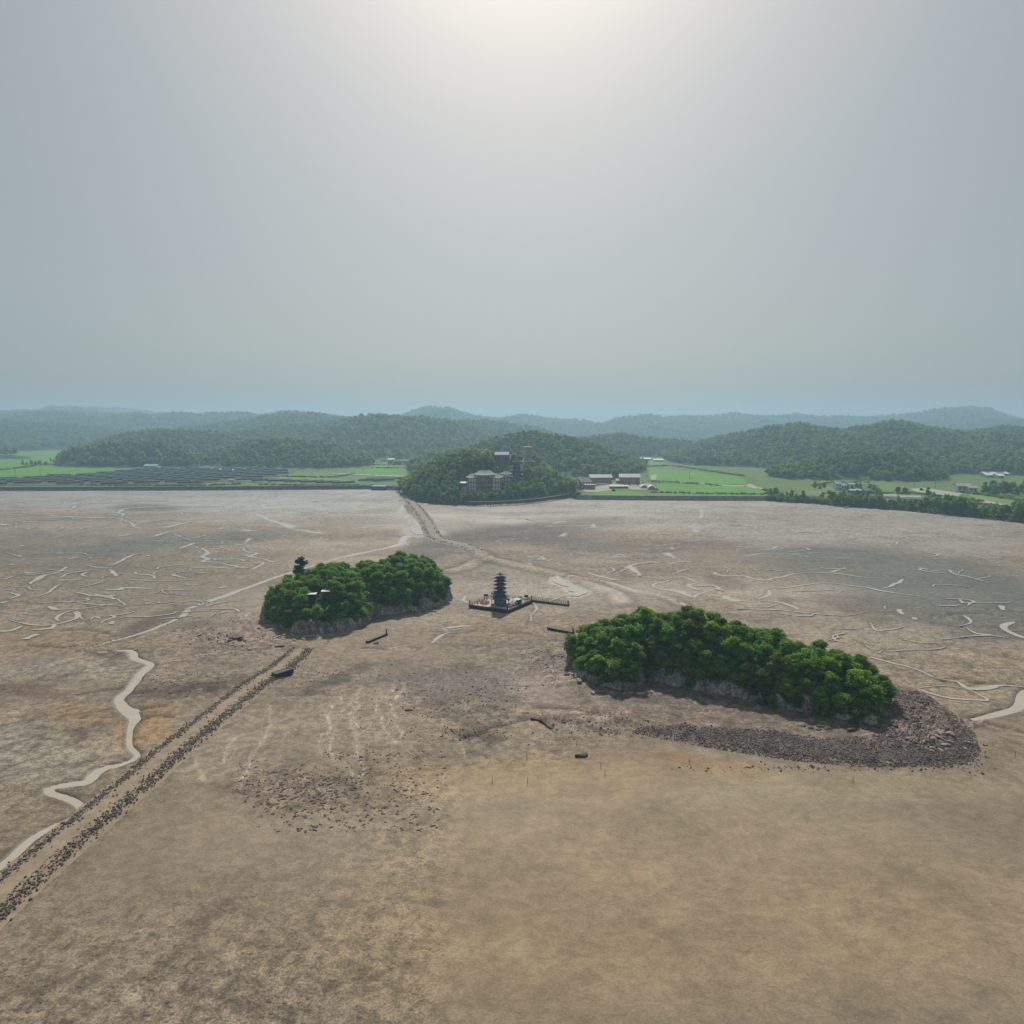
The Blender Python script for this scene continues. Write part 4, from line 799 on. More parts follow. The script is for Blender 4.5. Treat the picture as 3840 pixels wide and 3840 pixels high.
def domeL(x, y):
    px, _ = topx(x, y); return np.interp(px, [980, 1060, 1150, 1250, 1340, 1400, 1480, 1600, 1680], [1.0, 3.4, 5.8, 7.6, 7.6, 6.6, 8.2, 7.8, 3.6])
hzR, eR, bbR = islet('islet', [ISLET_R], domeR, seed=500)
hzL, eL_, bbL = islet('islet', [ISLET_LA, ISLET_LB, ISLET_LC], domeL, seed=520)

BROAD = [broadleaf(600 + 7 * k, R=2.5 + .15 * (k % 3), H=5.6 + .3 * (k % 4), lobes=20 + k % 5, nleaf=2100, size=.18, low=.26, lr=(.20, .36)) for k in range(10)]
for cr, tr in BROAD: cr.materials.append(LEAF); tr.materials.append(BARK)
PINES = [pine(700 + k) for k in range(3)]
for cr, tr in PINES: cr.materials.append(LEAF_PINE); tr.materials.append(BARK)
def place_tree(name, meshes, loc, s, rz, sz=1.0, cat='tree', group=None):
    t = thing(name, 'x', cat, loc, rz, group); t.scale = (s, s, s * sz)
    link('crown', meshes[0], None, t); link('trunk', meshes[1], None, t)
    return t
def poisson(bb, edge, dmin, emin, tries=9000, seed=1, keep=None):
    g = np.random.default_rng(seed); out = []
    for _ in range(tries):
        x = g.uniform(bb[0], bb[1]); y = g.uniform(bb[2], bb[3])
        if edge(np.array([x]), np.array([y]))[0] < emin: continue
        if keep is not None and not keep(x, y): continue
        if all((x - a) ** 2 + (y - b_) ** 2 > dmin * dmin for a, b_ in out): out.append((x, y))
    return out
ORD = ['first', 'second', 'third', 'fourth', 'fifth', 'sixth', 'seventh', 'eighth', 'ninth', 'tenth', 'eleventh', 'twelfth', 'thirteenth', 'fourteenth', 'fifteenth', 'sixteenth', 'seventeenth', 'eighteenth', 'nineteenth', 'twentieth', 'twenty-first', 'twenty-second', 'twenty-third', 'twenty-fourth', 'twenty-fifth', 'twenty-sixth', 'twenty-seventh', 'twenty-eighth', 'twenty-ninth', 'thirtieth', 'thirty-first', 'thirty-second', 'thirty-third', 'thirty-fourth']
def label_rows(items, rows, fmt):
    """items: (object, X, Y, depth key); label each by its row from front to back and its place from the left"""
    items = sorted(items, key=lambda t: t[3]); n_ = len(items); per = math.ceil(n_ / rows)
    for r in range(rows):
        row = sorted(items[r * per:(r + 1) * per], key=lambda t: t[1] / t[2])
        for k, t in enumerate(row): t[0]['label'] = fmt.format(row=r, nth=ORD[min(k, len(ORD) - 1)])
def grow(pts, hz, edge, fmt, rows, group, size, seed, rowname, special=()):
    g = np.random.default_rng(seed); items = []
    for k, (x, y) in enumerate(pts):
        e = float(edge(np.array([x]), np.array([y]))[0]); s = size * g.uniform(.84, 1.12) * (0.80 + .2 * min(1, e / 5))
        t = place_tree('broadleaf_tree', BROAD[int(g.integers(0, len(BROAD)))], (x, y, float(hz(x, y)) - .3), s, g.uniform(0, 6.28), g.uniform(.72, .88), group=group)
        items.append((t, x, y, y - edge_slope(x)))
    items.sort(key=lambda t: t[3]); per = math.ceil(len(items) / rows)
    for r in range(rows):
        row = sorted(items[r * per:(r + 1) * per], key=lambda t: t[1] / t[2])
        for k, t in enumerate(row): t[0]['label'] = fmt.format(row=rowname[r], nth=ORD[min(k, len(ORD) - 1)])
    return items
edge_slope = lambda x: -.62 * x
ptsR = poisson(bbR, eR, 3.0, .8, 12000, 11)
grow(ptsR, hzR, eR, 'green broadleaf tree on the larger islet, {nth} from left in its {row} row', 6, 'trees on the larger islet', 1.16, 21, ['front', 'second', 'third', 'fourth', 'fifth', 'rearmost'])
edge_slope = lambda x: .45 * x
def not_hut(x, y): return math.hypot(x - HUT[0], (y - HUT[1]) * .6) > 3.6 and not (abs(x / y - HUT[0] / HUT[1]) < .020 and HUT[1] - 8 < y < HUT[1])
HUT = gd(1187., 2258., 218.)
ptsL = poisson(bbL, eL_, 3.1, .8, 9000, 12, not_hut)
grow(ptsL, hzL, eL_, 'deep green tree on the smaller islet, {nth} from left in its {row} row', 5, 'trees on the smaller islet', 1.16, 22, ['front', 'second', 'third', 'fourth', 'rearmost'])
for k, (xp, yp, Yd, s, lab) in enumerate([(1128, 2205, 236, 1.6, 'dark spreading pine standing tall on the left crest of the smaller islet'), (1355, 2145, 246, .8, 'small dark pine behind the left mound of the smaller islet'), (1390, 2150, 262, 1.0, 'dark pine on the rear crest of the smaller islet'), (1480, 2140, 264, .9, 'dark pine at the top of the right mound of the smaller islet')]):
    p = gd(float(xp), float(yp), float(Yd)); z = float(hzL(p[0], p[1]))
    t = place_tree('pine_tree', PINES[k % 3], (p[0], p[1], z - .3), s, k * 1.3, 1.0); t['label'] = lab
# bushes spilling over the cliff tops
bush = []
for s in range(4):
    g = np.random.default_rng(800 + s); cs = [(g.uniform(-.6, .6), g.uniform(-.6, .6), g.uniform(.2, .8)) for _ in range(5)]
    bush.append(cloud_mesh('bush_piece', *leaf_cloud(cs, [g.uniform(.45, .75) for _ in cs], 260, .2, 810 + s)))
BUSH_LIB = library('bush', bush, LEAF_BUSH)
for hz, ed, bb, lab, sd in ((hzR, eR, bbR, 'low green scrub along the cliff tops of the larger islet', 31), (hzL, eL_, bbL, 'low green scrub along the cliff tops of the smaller islet', 32)):
    g = np.random.default_rng(sd); q = np.c_[g.uniform(bb[0], bb[1], 9000), g.uniform(bb[2], bb[3], 9000)]; e = ed(q[:, 0], q[:, 1])
    hole = 1.0 + .9 * fbm(q[:, 0] * .18, q[:, 1] * .18, 2, sd)
    q = q[(e > hole) & ((e < 4.5) | (g.uniform(size=len(e)) < .35))]
    if sd == 32: q = q[[not_hut(a, c_) for a, c_ in q]]
    scatter('undergrowth', np.c_[q, hz(q[:, 0], q[:, 1]) - .15], g.uniform(.7, 1.5, len(q)), BUSH_LIB, sd, label=lab, cat='undergrowth')

# rocks
def rock_mesh(seed, sx=1, sy=1, sz=.7, n_=2):
    import bmesh
    bm = bmesh.new(); bmesh.ops.create_icosphere(bm, subdivisions=n_, radius=1)
    co = np.array([v.co[:] for v in bm.verts]); d = 1 + .6 * fbm(co[:, 0] * 1.1 + seed * 3, co[:, 1] * 1.1, 2, seed, co[:, 2] * 1.1); q = np.round(co * 1.5 + seed * .37) / 1.5 * .5 - seed * .37 / 1.5 * .5 + co * .5
    for v, c_, k in zip(bm.verts, q, d): v.co = Vector((c_[0] * k * sx, c_[1] * k * sy, c_[2] * k * sz))
    me = bpy.data.meshes.new('rock'); bm.to_mesh(me); bm.free(); return me
STONES = [rock_mesh(900 + k, 1, .8, .6, 1) for k in range(6)]; BOULD = [rock_mesh(920 + k, 1.2, .9, .75, 2) for k in range(6)]
PALE = [rock_mesh(940 + k, 1.3, .9, .7, 2) for k in range(5)]
for s in STONES: s.materials.append(COBBLE)
for s in BOULD: s.materials.append(DARKROCK)
for s in PALE: s.materials.append(PALEROCK)
COB_LIB = library('cobble', [s.copy() for s in STONES], COBBLE); BLD_LIB = library('dark_stone', [s.copy() for s in BOULD], DARKROCK)

def in_poly_px(n_, poly, seed, grow_=0):
    g = np.random.default_rng(seed); x0, y0 = poly.min(0); x1, y1 = poly.max(0); q = np.c_[g.uniform(x0, x1, n_), g.uniform(y0, y1, n_)]
    return q[poly_in(q[:, 0], q[:, 1], poly) > grow_]
q = in_poly_px(36000, SHINGLE, 41, -.8); q = q[(fbm(q[:, 0] * .12, q[:, 1] * .12, 3, 43) > -.2) | (np.random.default_rng(4).uniform(size=len(q)) < .45)]; g = np.random.default_rng(42)
scatter('cobbles', np.c_[q, mud_height(q[:, 0], q[:, 1]) + .02], .07 + .20 * g.uniform(size=len(q)) ** 3, COB_LIB, 42, .8, label='grey cobbles of the shingle spit round the larger islet', cat='cobbles')
def ell(n_, cx, cy_, rx, ry, seed):
    g = np.random.default_rng(seed); a = g.normal(size=(n_, 2)) * .55; return gp(cx + a[:, 0] * rx, cy_ + a[:, 1] * ry)
sp_ = [ell(700, 1720, 2620, 300, 120, 43), ell(260, 1770, 2745, 160, 30, 44), ell(300, 2050, 2480, 90, 60, 45), ell(420, 880, 2430, 260, 60, 46), ell(300, 720, 2360, 160, 50, 47), ell(300, 2250, 2740, 330, 30, 48), ell(260, 3050, 2880, 560, 14, 49), ell(200, 3640, 2830, 60, 60, 50), ell(300, 700, 2560, 260, 50, 51), ell(200, 1330, 2520, 300, 40, 52), ell(300, 1150, 2240, 900, 140, 53), ell(300, 2700, 2150, 900, 140, 54)]
q = np.vstack(sp_); e = np.maximum(eR(q[:, 0], q[:, 1]), eL_(q[:, 0], q[:, 1])); q = q[e < -1]; g = np.random.default_rng(55)
scatter('pebbles', np.c_[q, mud_height(q[:, 0], q[:, 1]) + .02], .05 + .17 * g.uniform(size=len(q)) ** 4, BLD_LIB, 55, .8, label='small dark stones strewn over the tidal flat', cat='stones')
# dark weedy clumps of the near flat: the larger ones singly, the rest as one mass
g = np.random.default_rng(56)
a1 = np.c_[g.normal(1120, 150, 420), g.normal(2955, 45, 420)]; a2 = np.c_[g.uniform(1220, 1680, 170), g.uniform(2800, 3000, 170)]; a3 = np.c_[g.uniform(980, 1650, 170), g.uniform(3000, 3120, 170)]
q = np.vstack([a1, a2, a3]); q = q[(q[:, 1] > 2790) & (q[:, 1] < 3180) & (q[:, 0] > 880)]; P = gp(q[:, 0], q[:, 1]); s = .09 + .17 * g.uniform(size=len(P)) ** 1.5
order = np.argsort(-s / P[:, 1]); big = order[:230]; rest = order[230:]
for i in big:
    o = link('dark_rock', BOULD[int(g.integers(0, 6))], None, None, (P[i, 0], P[i, 1], float(mud_height(P[i, 0], P[i, 1])) + s[i] * .1), g.uniform(0, 6.28), None, 'small dark weed-covered stone scattered on the near sand flat', 'rock', 'dark stones on the near flat')
    o.scale = (s[i] * 1.25, s[i] * .8, s[i] * .6)
scatter('seaweed', np.c_[P[rest], mud_height(*P[rest].T) + .01], s[rest] * .8, BLD_LIB, 57, .3, label='dark weed and pebbles between the scattered stones', cat='seaweed')
# larger rocks at the feet of the islets, each its own
def put_rock(lst, xp, yp, s, rz, lab, grp=None, flat=.7, nm='rock'):
    p = gp(float(xp), float(yp)); o = link(nm, lst, None, None, (p[0], p[1], float(mud_height(p[0], p[1])) + s * .15), rz, None, lab, 'rock', grp); o.scale = (s, s * .8, s * flat); return o
g = np.random.default_rng(58); pool = []
for cx, cy_, rx, ry, n_, smin, smax, lst, where in [(1160, 2392, 160, 14, 26, .5, 1.3, PALE, 'below the cliff of the smaller islet'), (1010, 2372, 40, 22, 12, .6, 1.6, PALE, 'at the left tip of the smaller islet'), (860, 2400, 150, 28, 22, .4, 1.1, PALE, 'on the rock shelf left of the smaller islet'), (1620, 2292, 50, 10, 8, .5, 1.1, BOULD, 'at the right foot of the smaller islet'), (2140, 2530, 40, 40, 18, .5, 1.4, PALE, 'at the left tip of the larger islet'), (2330, 2612, 90, 10, 12, .6, 1.3, PALE, 'under the pale outcrop of the larger islet'),
                                             (2600, 2625, 200, 10, 16, .3, .8, BOULD, 'in the shade under the larger islet'), (3100, 2745, 180, 14, 26, .4, 1.1, BOULD, 'in the shade under the right end of the larger islet'), (3420, 2690, 70, 60, 34, .4, 1.2, BOULD, 'on the rocky point right of the larger islet'), (3480, 2800, 120, 34, 30, .4, 1.1, PALE, 'on the shingle point right of the larger islet'), (2090, 2460, 40, 14, 10, .4, .9, BOULD, 'beside the beached pontoon near the larger islet'), (2200, 2715, 140, 24, 14, .3, .8, BOULD, 'on the ledges in front of the larger islet')]:
    for k in range(n_):
        xp, yp = g.normal(cx, rx * .5), g.normal(cy_, ry * .5); p = gp(xp, yp)
        if max(eR(p[:1], p[1:])[0], eL_(p[:1], p[1:])[0]) > .6: continue
        pool.append((put_rock(lst[int(g.integers(0, len(lst)))], xp, yp, g.uniform(smin, smax) ** 1.3 * .55, g.uniform(0, 6.28), 'rugged rock ' + where, 'rocks ' + where), where))
for wh in sorted(set(w for _, w in pool)):
    row = sorted([o for o, w in pool if w == wh], key=lambda o: o.location.x / o.location.y)
    for k, o in enumerate(row): o['label'] = 'rugged rock ' + wh + ', ' + ORD[min(k, len(ORD) - 1)] + ' from left'
put_rock(BOULD[1], 2183, 2835, .85, .4, 'lone dark boulder with weed on the smooth sand before the larger islet')
WOODD = mat('sodden_wood', (.035, .03, .028), (.02, .018, .017), rough=.8, scale=2)
lg = thing('driftwood_log', 'dark curved driftwood log on the ledges before the larger islet', 'log'); lw = sub_poly(pxl([(1990, 2700), (2020, 2706), (2045, 2718), (2068, 2734)]), .8); lb = MB()
for k in range(len(lw) - 1): lb.bar((*lw[k], float(mud_height(*lw[k])) + .2), (*lw[k + 1], float(mud_height(*lw[k + 1])) + .2), .22 - .1 * k / len(lw), .22 - .1 * (k + 1) / len(lw), 7)
lb.build('trunk', WOODD, lg); MB().bar((*lw[3], .5), (lw[3][0] - .6, lw[3][1] + .5, .95), .08, .04).build('branch', WOODD, lg)
for k, (xs_, ys_) in enumerate([(1845, 2940), (1975, 2846), (1978, 2936), (2163, 2796), (2252, 2882), (2268, 2912), (2585, 2866), (3198, 2936), (3806, 2842)]):
    p_ = gp(float(xs_), float(ys_)); MB().bar((0, 0, -.3), (.06, .02, 1.1), .05, .035).build('stake', WOODD, loc=(p_[0], p_[1], float(mud_height(p_[0], p_[1]))), label='thin dark stake in the smooth near sand, ' + ORD[k] + ' from left', cat='stake', group='stakes in the sand')
put_rock(BOULD[2], 1530, 2664, .6, .2, 'dark oblong stone left of the speckled shingle patch')
put_rock(BOULD[3], 885, 2402, 1.7, .1, 'long flat dark rock ledge left of the smaller islet', flat=.4)
put_rock(BOULD[0], 1410, 2415, .8, 1.0, 'round dark rock beside the stranded walkway piece')
put_rock(BOULD[4], 1050, 2425, 1.0, .3, 'flat dark slab of rock above the causeway head', flat=.4)

# ================================================================ causeways
GRAVEL = mat('causeway_gravel', lin((162, 146, 124)), lin((134, 120, 102)), rough=.95, scale=.5, bumpd=.04, spec=.1)
GREYGRAVEL = mat('grey_gravel', lin((158, 152, 142)), lin((132, 126, 118)), rough=.95, scale=.5, bumpd=.04, spec=.1)
CSTONE = mat('causeway_stone', lin((148, 138, 130)), lin((84, 78, 74)), rough=.85, scale=1.2, bumpd=.08, var=.5)
CS = [rock_mesh(960 + k, 1.1, .85, .8, 1) for k in range(7)]
for s in CS: s.materials.append(CSTONE)
CS_LIB = library('causeway_stone', [s.copy() for s in CS], CSTONE)
def causeway(P, wfun, hgt, label, nstone, smin, smax, seed, single, taper=False):
    W = sub_poly(P, 1.5); t = np.linspace(0, 1, len(W)); d = np.gradient(W, axis=0); d /= np.linalg.norm(d, axis=1)[:, None]; nr = np.c_[-d[:, 1], d[:, 0]]; w = wfun(W); tap = smooth((1 - t) / .12) if taper else np.ones(len(W))
    prof = [(-2.3, -.4), (-1.0, .75), (-.6, 1.0), (-.2, .92), (.2, .92), (.6, 1.0), (1.0, .75), (2.3, -.4)]; vv = []
    for o_, h in prof: vv.append(np.c_[W + nr * (w * o_)[:, None], hgt * h * tap + .06 * fbm(W[:, 0] * .4 + o_ * 9, W[:, 1] * .4, 3, seed)])
    k = len(W); V_ = np.vstack(vv); ff = np.array([(a * k + j, a * k + j + 1, (a + 1) * k + j + 1, (a + 1) * k + j) for a in range(len(prof) - 1) for j in range(k - 1)])
    root = link('causeway', new_mesh('causeway', V_, ff[:, ::-1], True), GREYGRAVEL if taper else GRAVEL, kind='structure', label=label)
    g = np.random.default_rng(seed); ii = g.integers(0, k, nstone); side = np.where(g.uniform(size=nstone) < .5, -1, 1); off = g.normal(1.08, .24, nstone)
    q = W[ii] + d[ii] * g.uniform(-.8, .8, (nstone, 1)) + nr[ii] * (w[ii] * off * side)[:, None] + g.normal(size=(nstone, 2)) * .25; z = hgt * np.interp(off, [.6, 1.0, 2.3], [1, .75, -.4]) * tap[ii] + .05; s = g.uniform(smin, smax, nstone)
    px, py = topx(q[:, 0], q[:, 1]); inv = (px > -60) & (px < 3900); q, z, s = q[inv], z[inv], s[inv]
    order = np.argsort(q[:, 1]); 
    near = order[:single]; rest = order[single:]
    for i in near:
        o = link('stone', CS[int(g.integers(0, 7))], None, root, (q[i, 0], q[i, 1], z[i]), g.uniform(0, 6.28)); o.scale = (s[i], s[i], s[i])
    if len(rest):
        o = scatter('stones', np.c_[q[rest], z[rest]], s[rest], CS_LIB, seed, 1.0); o.parent = root
causeway(CAUSE, lambda W: 2.2 + 0 * W[:, 0], .75, 'gravel causeway edged with rough stones crossing the near flat', 6500, .07, .21, 71, 300)
causeway(CAUSE2, lambda W: 2.8 + 0 * W[:, 0], .8, 'pale causeway running from the temple shore out to the islets', 700, .2, .42, 72, 60, True)

# ================================================================ floating platform and its pagoda
BLACK = mat('tarred_timber', (.030, .028, .030), (.016, .016, .018), rough=.7, scale=1.2, bumpd=.02)
FLOATM = mat('black_float', (.035, .036, .042), (.02, .02, .024), rough=.5, scale=2)
DECK = mat('weathered_deck', lin((206, 178, 166)), lin((176, 150, 138)), rough=.85, scale=.8)
PBLUE = mat('blue_grey_paint', lin((104, 142, 166)), lin((80, 114, 138)), rough=.55, scale=1.0)
PTEAL = mat('teal_wall_paint', lin((70, 142, 176)), lin((54, 116, 150)), rough=.5, scale=1.0)
PTILE = mat('dark_slate_roof', lin((84, 98, 114)), lin((58, 68, 84)), rough=.55, scale=2.0)
PTRIM = mat('pale_painted_trim', lin((150, 172, 184)), lin((120, 142, 156)), rough=.6, scale=2)
WHITE = mat('white_paint', (.78, .78, .76), (.64, .64, .62), rough=.6, scale=.8)
RED = mat('red_paint', lin((190, 70, 62)), lin((150, 54, 50)), rough=.6)
BLUEP = mat('blue_plastic', lin((44, 104, 176)), lin((36, 84, 146)), rough=.4)
TEAL = mat('turquoise_tarp', lin((120, 210, 200)), lin((96, 180, 172)), rough=.6)
GREYM = mat('galvanised_steel', (.36, .37, .38), (.26, .27, .28), rough=.5, metal=.6, scale=3)
BRASS = mat('bronze_mast', (.34, .24, .12), (.24, .17, .09), rough=.45, metal=.5)
STONEW = mat('pale_stone', lin((214, 196, 178)), lin((170, 150, 134)), rough=.9, scale=1.5)
WOODM = mat('brown_timber', lin((120, 88, 70)), lin((86, 62, 50)), rough=.8, scale=1.5)
PL, PF, PR = gp(1757., 2279.), gp(1905., 2301.), gp(1976., 2258.)
ex = (PF - PL); LX_ = np.linalg.norm(ex); ex /= LX_; ey = np.array([-ex[1], ex[0]]); LY_ = float((PR - PF) @ ey)
PC = PL + ex * LX_ / 2 + ey * LY_ / 2; PA = math.atan2(ex[1], ex[0])
pt = thing('floating_platform', 'square floating platform with pinkish deck and black float rim around the pagoda', 'platform', (PC[0], PC[1], 0), PA)
hx, hy = LX_ / 2, LY_ / 2
for k in range(10):
    y = -hy + .85 + k * (2 * hy - 1.7) / 9; MB().box((0, y, .95), (2 * hx - .8, (2 * hy - 1.7) / 9 - .06, .12)).build('plank', DECK, pt)
MB().box((0, 0, .6), (2 * hx - 1.2, 2 * hy - 1.2, .5)).build('hull', BLACK, pt)
for sx, sy, lx, ly in ((0, -1, 2 * hx, .8), (0, 1, 2 * hx, .8), (-1, 0, .8, 2 * hy - 1.6), (1, 0, .8, 2 * hy - 1.6)):
    MB().box((sx * (hx - .4), sy * (hy - .4), .62), (lx, ly, .62)).build('float', FLOATM, pt)
    MB().box((sx * (hx - .4), sy * (hy - .4), 1.02), (lx - (.02 if sx else 0), ly, .14)).build('rim_beam', BLACK, pt)
for sx in (-1, 1):
    for sy in (-1, 1): MB().bar((sx * (hx - .3), sy * (hy - .3), -.3), (sx * (hx - .3), sy * (hy - .3), 2.6), .16, n=8).build('mooring_post', BLACK, pt)
for sx, sy in ((1, 0), (0, 1), (-1, 0)):
    L_ = 2 * hx if sy else 2 * hy; n_ = 11
    for k in range(n_):
        q = -L_ / 2 + .8 + k * (L_ - 1.6) / (n_ - 1); p = (sx * (hx - .9), q) if sx else (q, sy * (hy - .9))
        MB().box((p[0], p[1], 1.5), (.1, .1, 1.0)).build('railing_post', BLACK, pt)
    for zz in (1.45, 1.98):
        (MB().box((sx * (hx - .9), 0, zz), (.07, L_ - 1.4, .07)) if sx else MB().box((0, sy * (hy - .9), zz), (L_ - 1.4, .07, .07))).build('rail', BLACK, pt)
# pagoda
pc = gp(1876., 2268., 1.0)
pg = thing('pagoda', 'slender blue-grey seven-roofed pagoda with tall mast on the floating platform', 'pagoda', (pc[0], pc[1], 1.0), PA)
MB().box((0, 0, .2), (4.6, 4.6, .4)).build('plinth', PTILE, pg)
w0 = MB().box((0, 0, 1.4), (3.0, 3.0, 2.0)).build('wall', PTEAL, pg)
MB().box((0, -1.53, 1.2), (1.0, .06, 1.6)).build('door', PBLUE, w0); MB().box((1.53, 0, 1.2), (.06, 1.0, 1.6)).build('door', PBLUE, w0)
for a in (-1, 1):
    for b_ in (-1, 1): MB().box((a * 2.05, b_ * 2.05, 1.3), (.22, .22, 1.9)).build('column', PBLUE, pg)
MB().roof(6.0, 6.0, 2.0, 2.0, 1.15, .38, .14, (0, 0, 2.35)).build('roof', PTILE, pg)
tiers = [(3.35, 4.15, 1.9, 4.3), (4.95, 5.55, 1.6, 4.0), (6.3, 6.85, 1.5, 3.85), (7.55, 8.05, 1.42, 3.7), (8.65, 9.1, 1.34, 3.55), (9.65, 10.0, 1.26, 3.35)]
for k, (z0, z1, bw, rw) in enumerate(tiers):
    wl_ = MB().box((0, 0, (z0 + z1) / 2), (bw, bw, z1 - z0 + .5)).build('wall', PBLUE, pg)
    for sx, sy in ((0, -1), (1, 0), (-1, 0), (0, 1)):
        for q in (-.26, .26):
            MB().box((sx * (bw / 2 + .02) + (q * bw if sy else 0), sy * (bw / 2 + .02) + (q * bw if sx else 0), (z0 + z1) / 2 + .05), (.05 if sx else bw * .24, .05 if sy else bw * .24, .5)).build('window', PTRIM, wl_)
    MB().roof(rw, rw, bw * .9 if k < 5 else .25, bw * .9 if k < 5 else .25, .68 if k < 5 else .85, .34, .11, (0, 0, z1)).build('roof', PTILE, pg)
ms = MB(); ms.bar((0, 0, 10.7), (0, 0, 14.1), .07, .03, 8); ms.build('mast', BRASS, pg)
for k in range(5): MB().lathe([(.0, -.05), (.24 - .03 * k, 0), (.0, .05)], 10, (0, 0, 11.3 + .35 * k)).build('mast_ring', BRASS, pg)
# things standing on the platform
def onp(x, y, z=1.02): c_, s_ = math.cos(PA), math.sin(PA); return (PC[0] + x * c_ - y * s_, PC[1] + x * s_ + y * c_, z)
g = np.random.default_rng(90)
spots = [(-5.2, -4.6), (-4.2, -5.2), (-4.7, -3.6), (-3.6, -4.2), (-3.3, -5.6), (-5.6, -3.2), (-4.0, -2.6), (-5.9, -5.4), (-3.0, -3.2), (-4.9, -1.8), (-6.0, -1.9), (-2.7, -4.9)]
for k, (x, y) in enumerate(spots):
    r = MB(); n_ = 2 + k % 3; z = 0
    root = thing('stone_cairn', 'pale stone cairn among those left of the pagoda, ' + ORD[k] + ' placed on the deck', 'cairn', onp(x, y), g.uniform(0, 6), 'pale cairns on the platform')
    root['label'] = 'pale stone cairn, ' + ORD[k] + ' from the left among those beside the pagoda'
    for j in range(n_ + 1):
        h = .34 - .05 * j; me = rock_mesh(1000 + 10 * k + j, .42 - .07 * j, .38 - .06 * j, h * .6, 1); link('stone', me, STONEW, root, (0, 0, z + h * .45)); z += h * .8
xs = sorted([o for o in C.objects if o.name.startswith('stone_cairn')], key=lambda o: o.location.x / o.location.y)
for k, o in enumerate(xs): o['label'] = 'pale stone cairn, ' + ORD[k] + ' from the left among those beside the pagoda'
for k, (x, y, s, lab) in enumerate([(2.9, -4.0, 1.0, 'tall blue drum in front of the pagoda'), (2.9, -5.1, .6, 'short pale blue bucket near the front edge of the platform'), (4.6, 5.2, 1.0, 'blue drum behind the pagoda at the far right corner')]):
    t = thing('drum', lab, 'drum', onp(x, y)); MB().lathe([(.3, 0), (.33, .1), (.31, .45 * s), (.33, .5 * s), (.31, .9 * s), (.3, 1.5 * s)], 14).build('body', BLUEP, t); MB().lathe([(.32, 0), (.32, .06)], 14, (0, 0, 1.5 * s)).build('lid', PTRIM if k == 1 else BLUEP, t)
t = thing('stall', 'red and dark covered stall at the rear left of the platform', 'stall', onp(-4.6, 4.6), PA)
for a in (-1, 1):
    for b_ in (-1, 1): MB().box((a * .9, b_ * .7, 1.0), (.08, .08, 2.0)).build('post', BLACK, t)
MB().gable(2.2, 1.8, .5, .06, (0, 0, 2.0)).build('awning', BLACK, t); MB().box((0, -.72, 1.2), (1.7, .05, 1.3)).build('red_cloth', RED, t); MB().box((0, 0, .45), (1.8, 1.3, .9)).build('counter', WOODM, t)
t = thing('shelter', 'low shed with a turquoise sheet roof at the right side of the platform', 'shed', onp(5.6, 1.2), PA)
for a in (-1, 1):
    for b_ in (-1, 1): MB().box((a * 1.0, b_ * 1.2, .75), (.1, .1, 1.5)).build('post', BLACK, t)
MB().box((0, 0, 1.55), (2.3, 2.7, .08)).build('roof', TEAL, t); MB().box((.95, 0, .8), (.06, 2.3, 1.3)).build('panel', FLOATM, t); MB().box((0, 1.15, .8), (1.9, .06, 1.3)).build('panel', FLOATM, t)
for k, (x, y) in enumerate([(4.0, -3.8), (4.3, -2.4), (4.6, -1.0), (4.1, .6), (3.6, 2.2)]):
    t = thing('bench', 'pale slatted bench, ' + ORD[k] + ' from the front right of the pagoda', 'bench', onp(x, y), PA)
    for j in range(3): MB().box((0, -.25 + .25 * j, .46), (1.9, .2, .07)).build('slat', mat_bench, t) if 'mat_bench' in globals() else MB().box((0, -.25 + .25 * j, .46), (1.9, .2, .07)).build('slat', PTRIM, t)
    for a in (-1, 1): MB().box((a * .75, 0, .21), (.1, .6, .42)).build('leg', BLACK, t)
for k, (x, y, lab) in enumerate([(-6.1, 4.9, 'dark signboard on two posts at the left corner of the platform'), (-6.4, .6, 'dark notice board beside the left rail of the platform'), (6.2, 6.4, 'dark frame stand where the walkway leaves the platform')]):
    t = thing('signboard', lab, 'sign', onp(x, y), PA + .4)
    for a in (-1, 1): MB().box((a * .5, 0, 1.0), (.09, .09, 2.0)).build('post', BLACK, t)
    MB().box((0, -.06, 1.6), (1.4, .06, .8)).build('board', BLACK if k != 1 else WOODM, t)
for k, (x, y, c_) in enumerate([(1.2, -5.9, DECK), (6.0, -2.4, RED), (6.1, -4.2, STONEW), (5.9, -.9, WHITE), (.2, 4.6, WOODM)]):
    t = thing('crate', ['timber crate near the front rim of the platform', 'small red crate by the right rail of the platform', 'pale crate by the right rail of the platform', 'white crate beside the turquoise shed', 'brown crate behind the pagoda'][k], 'crate', onp(x, y), PA + .2 * k)
    MB().box((0, 0, .3), (.8, .6, .5)).build('body', c_, t); MB().box((0, 0, .58), (.86, .66, .07)).build('lid', c_, t)

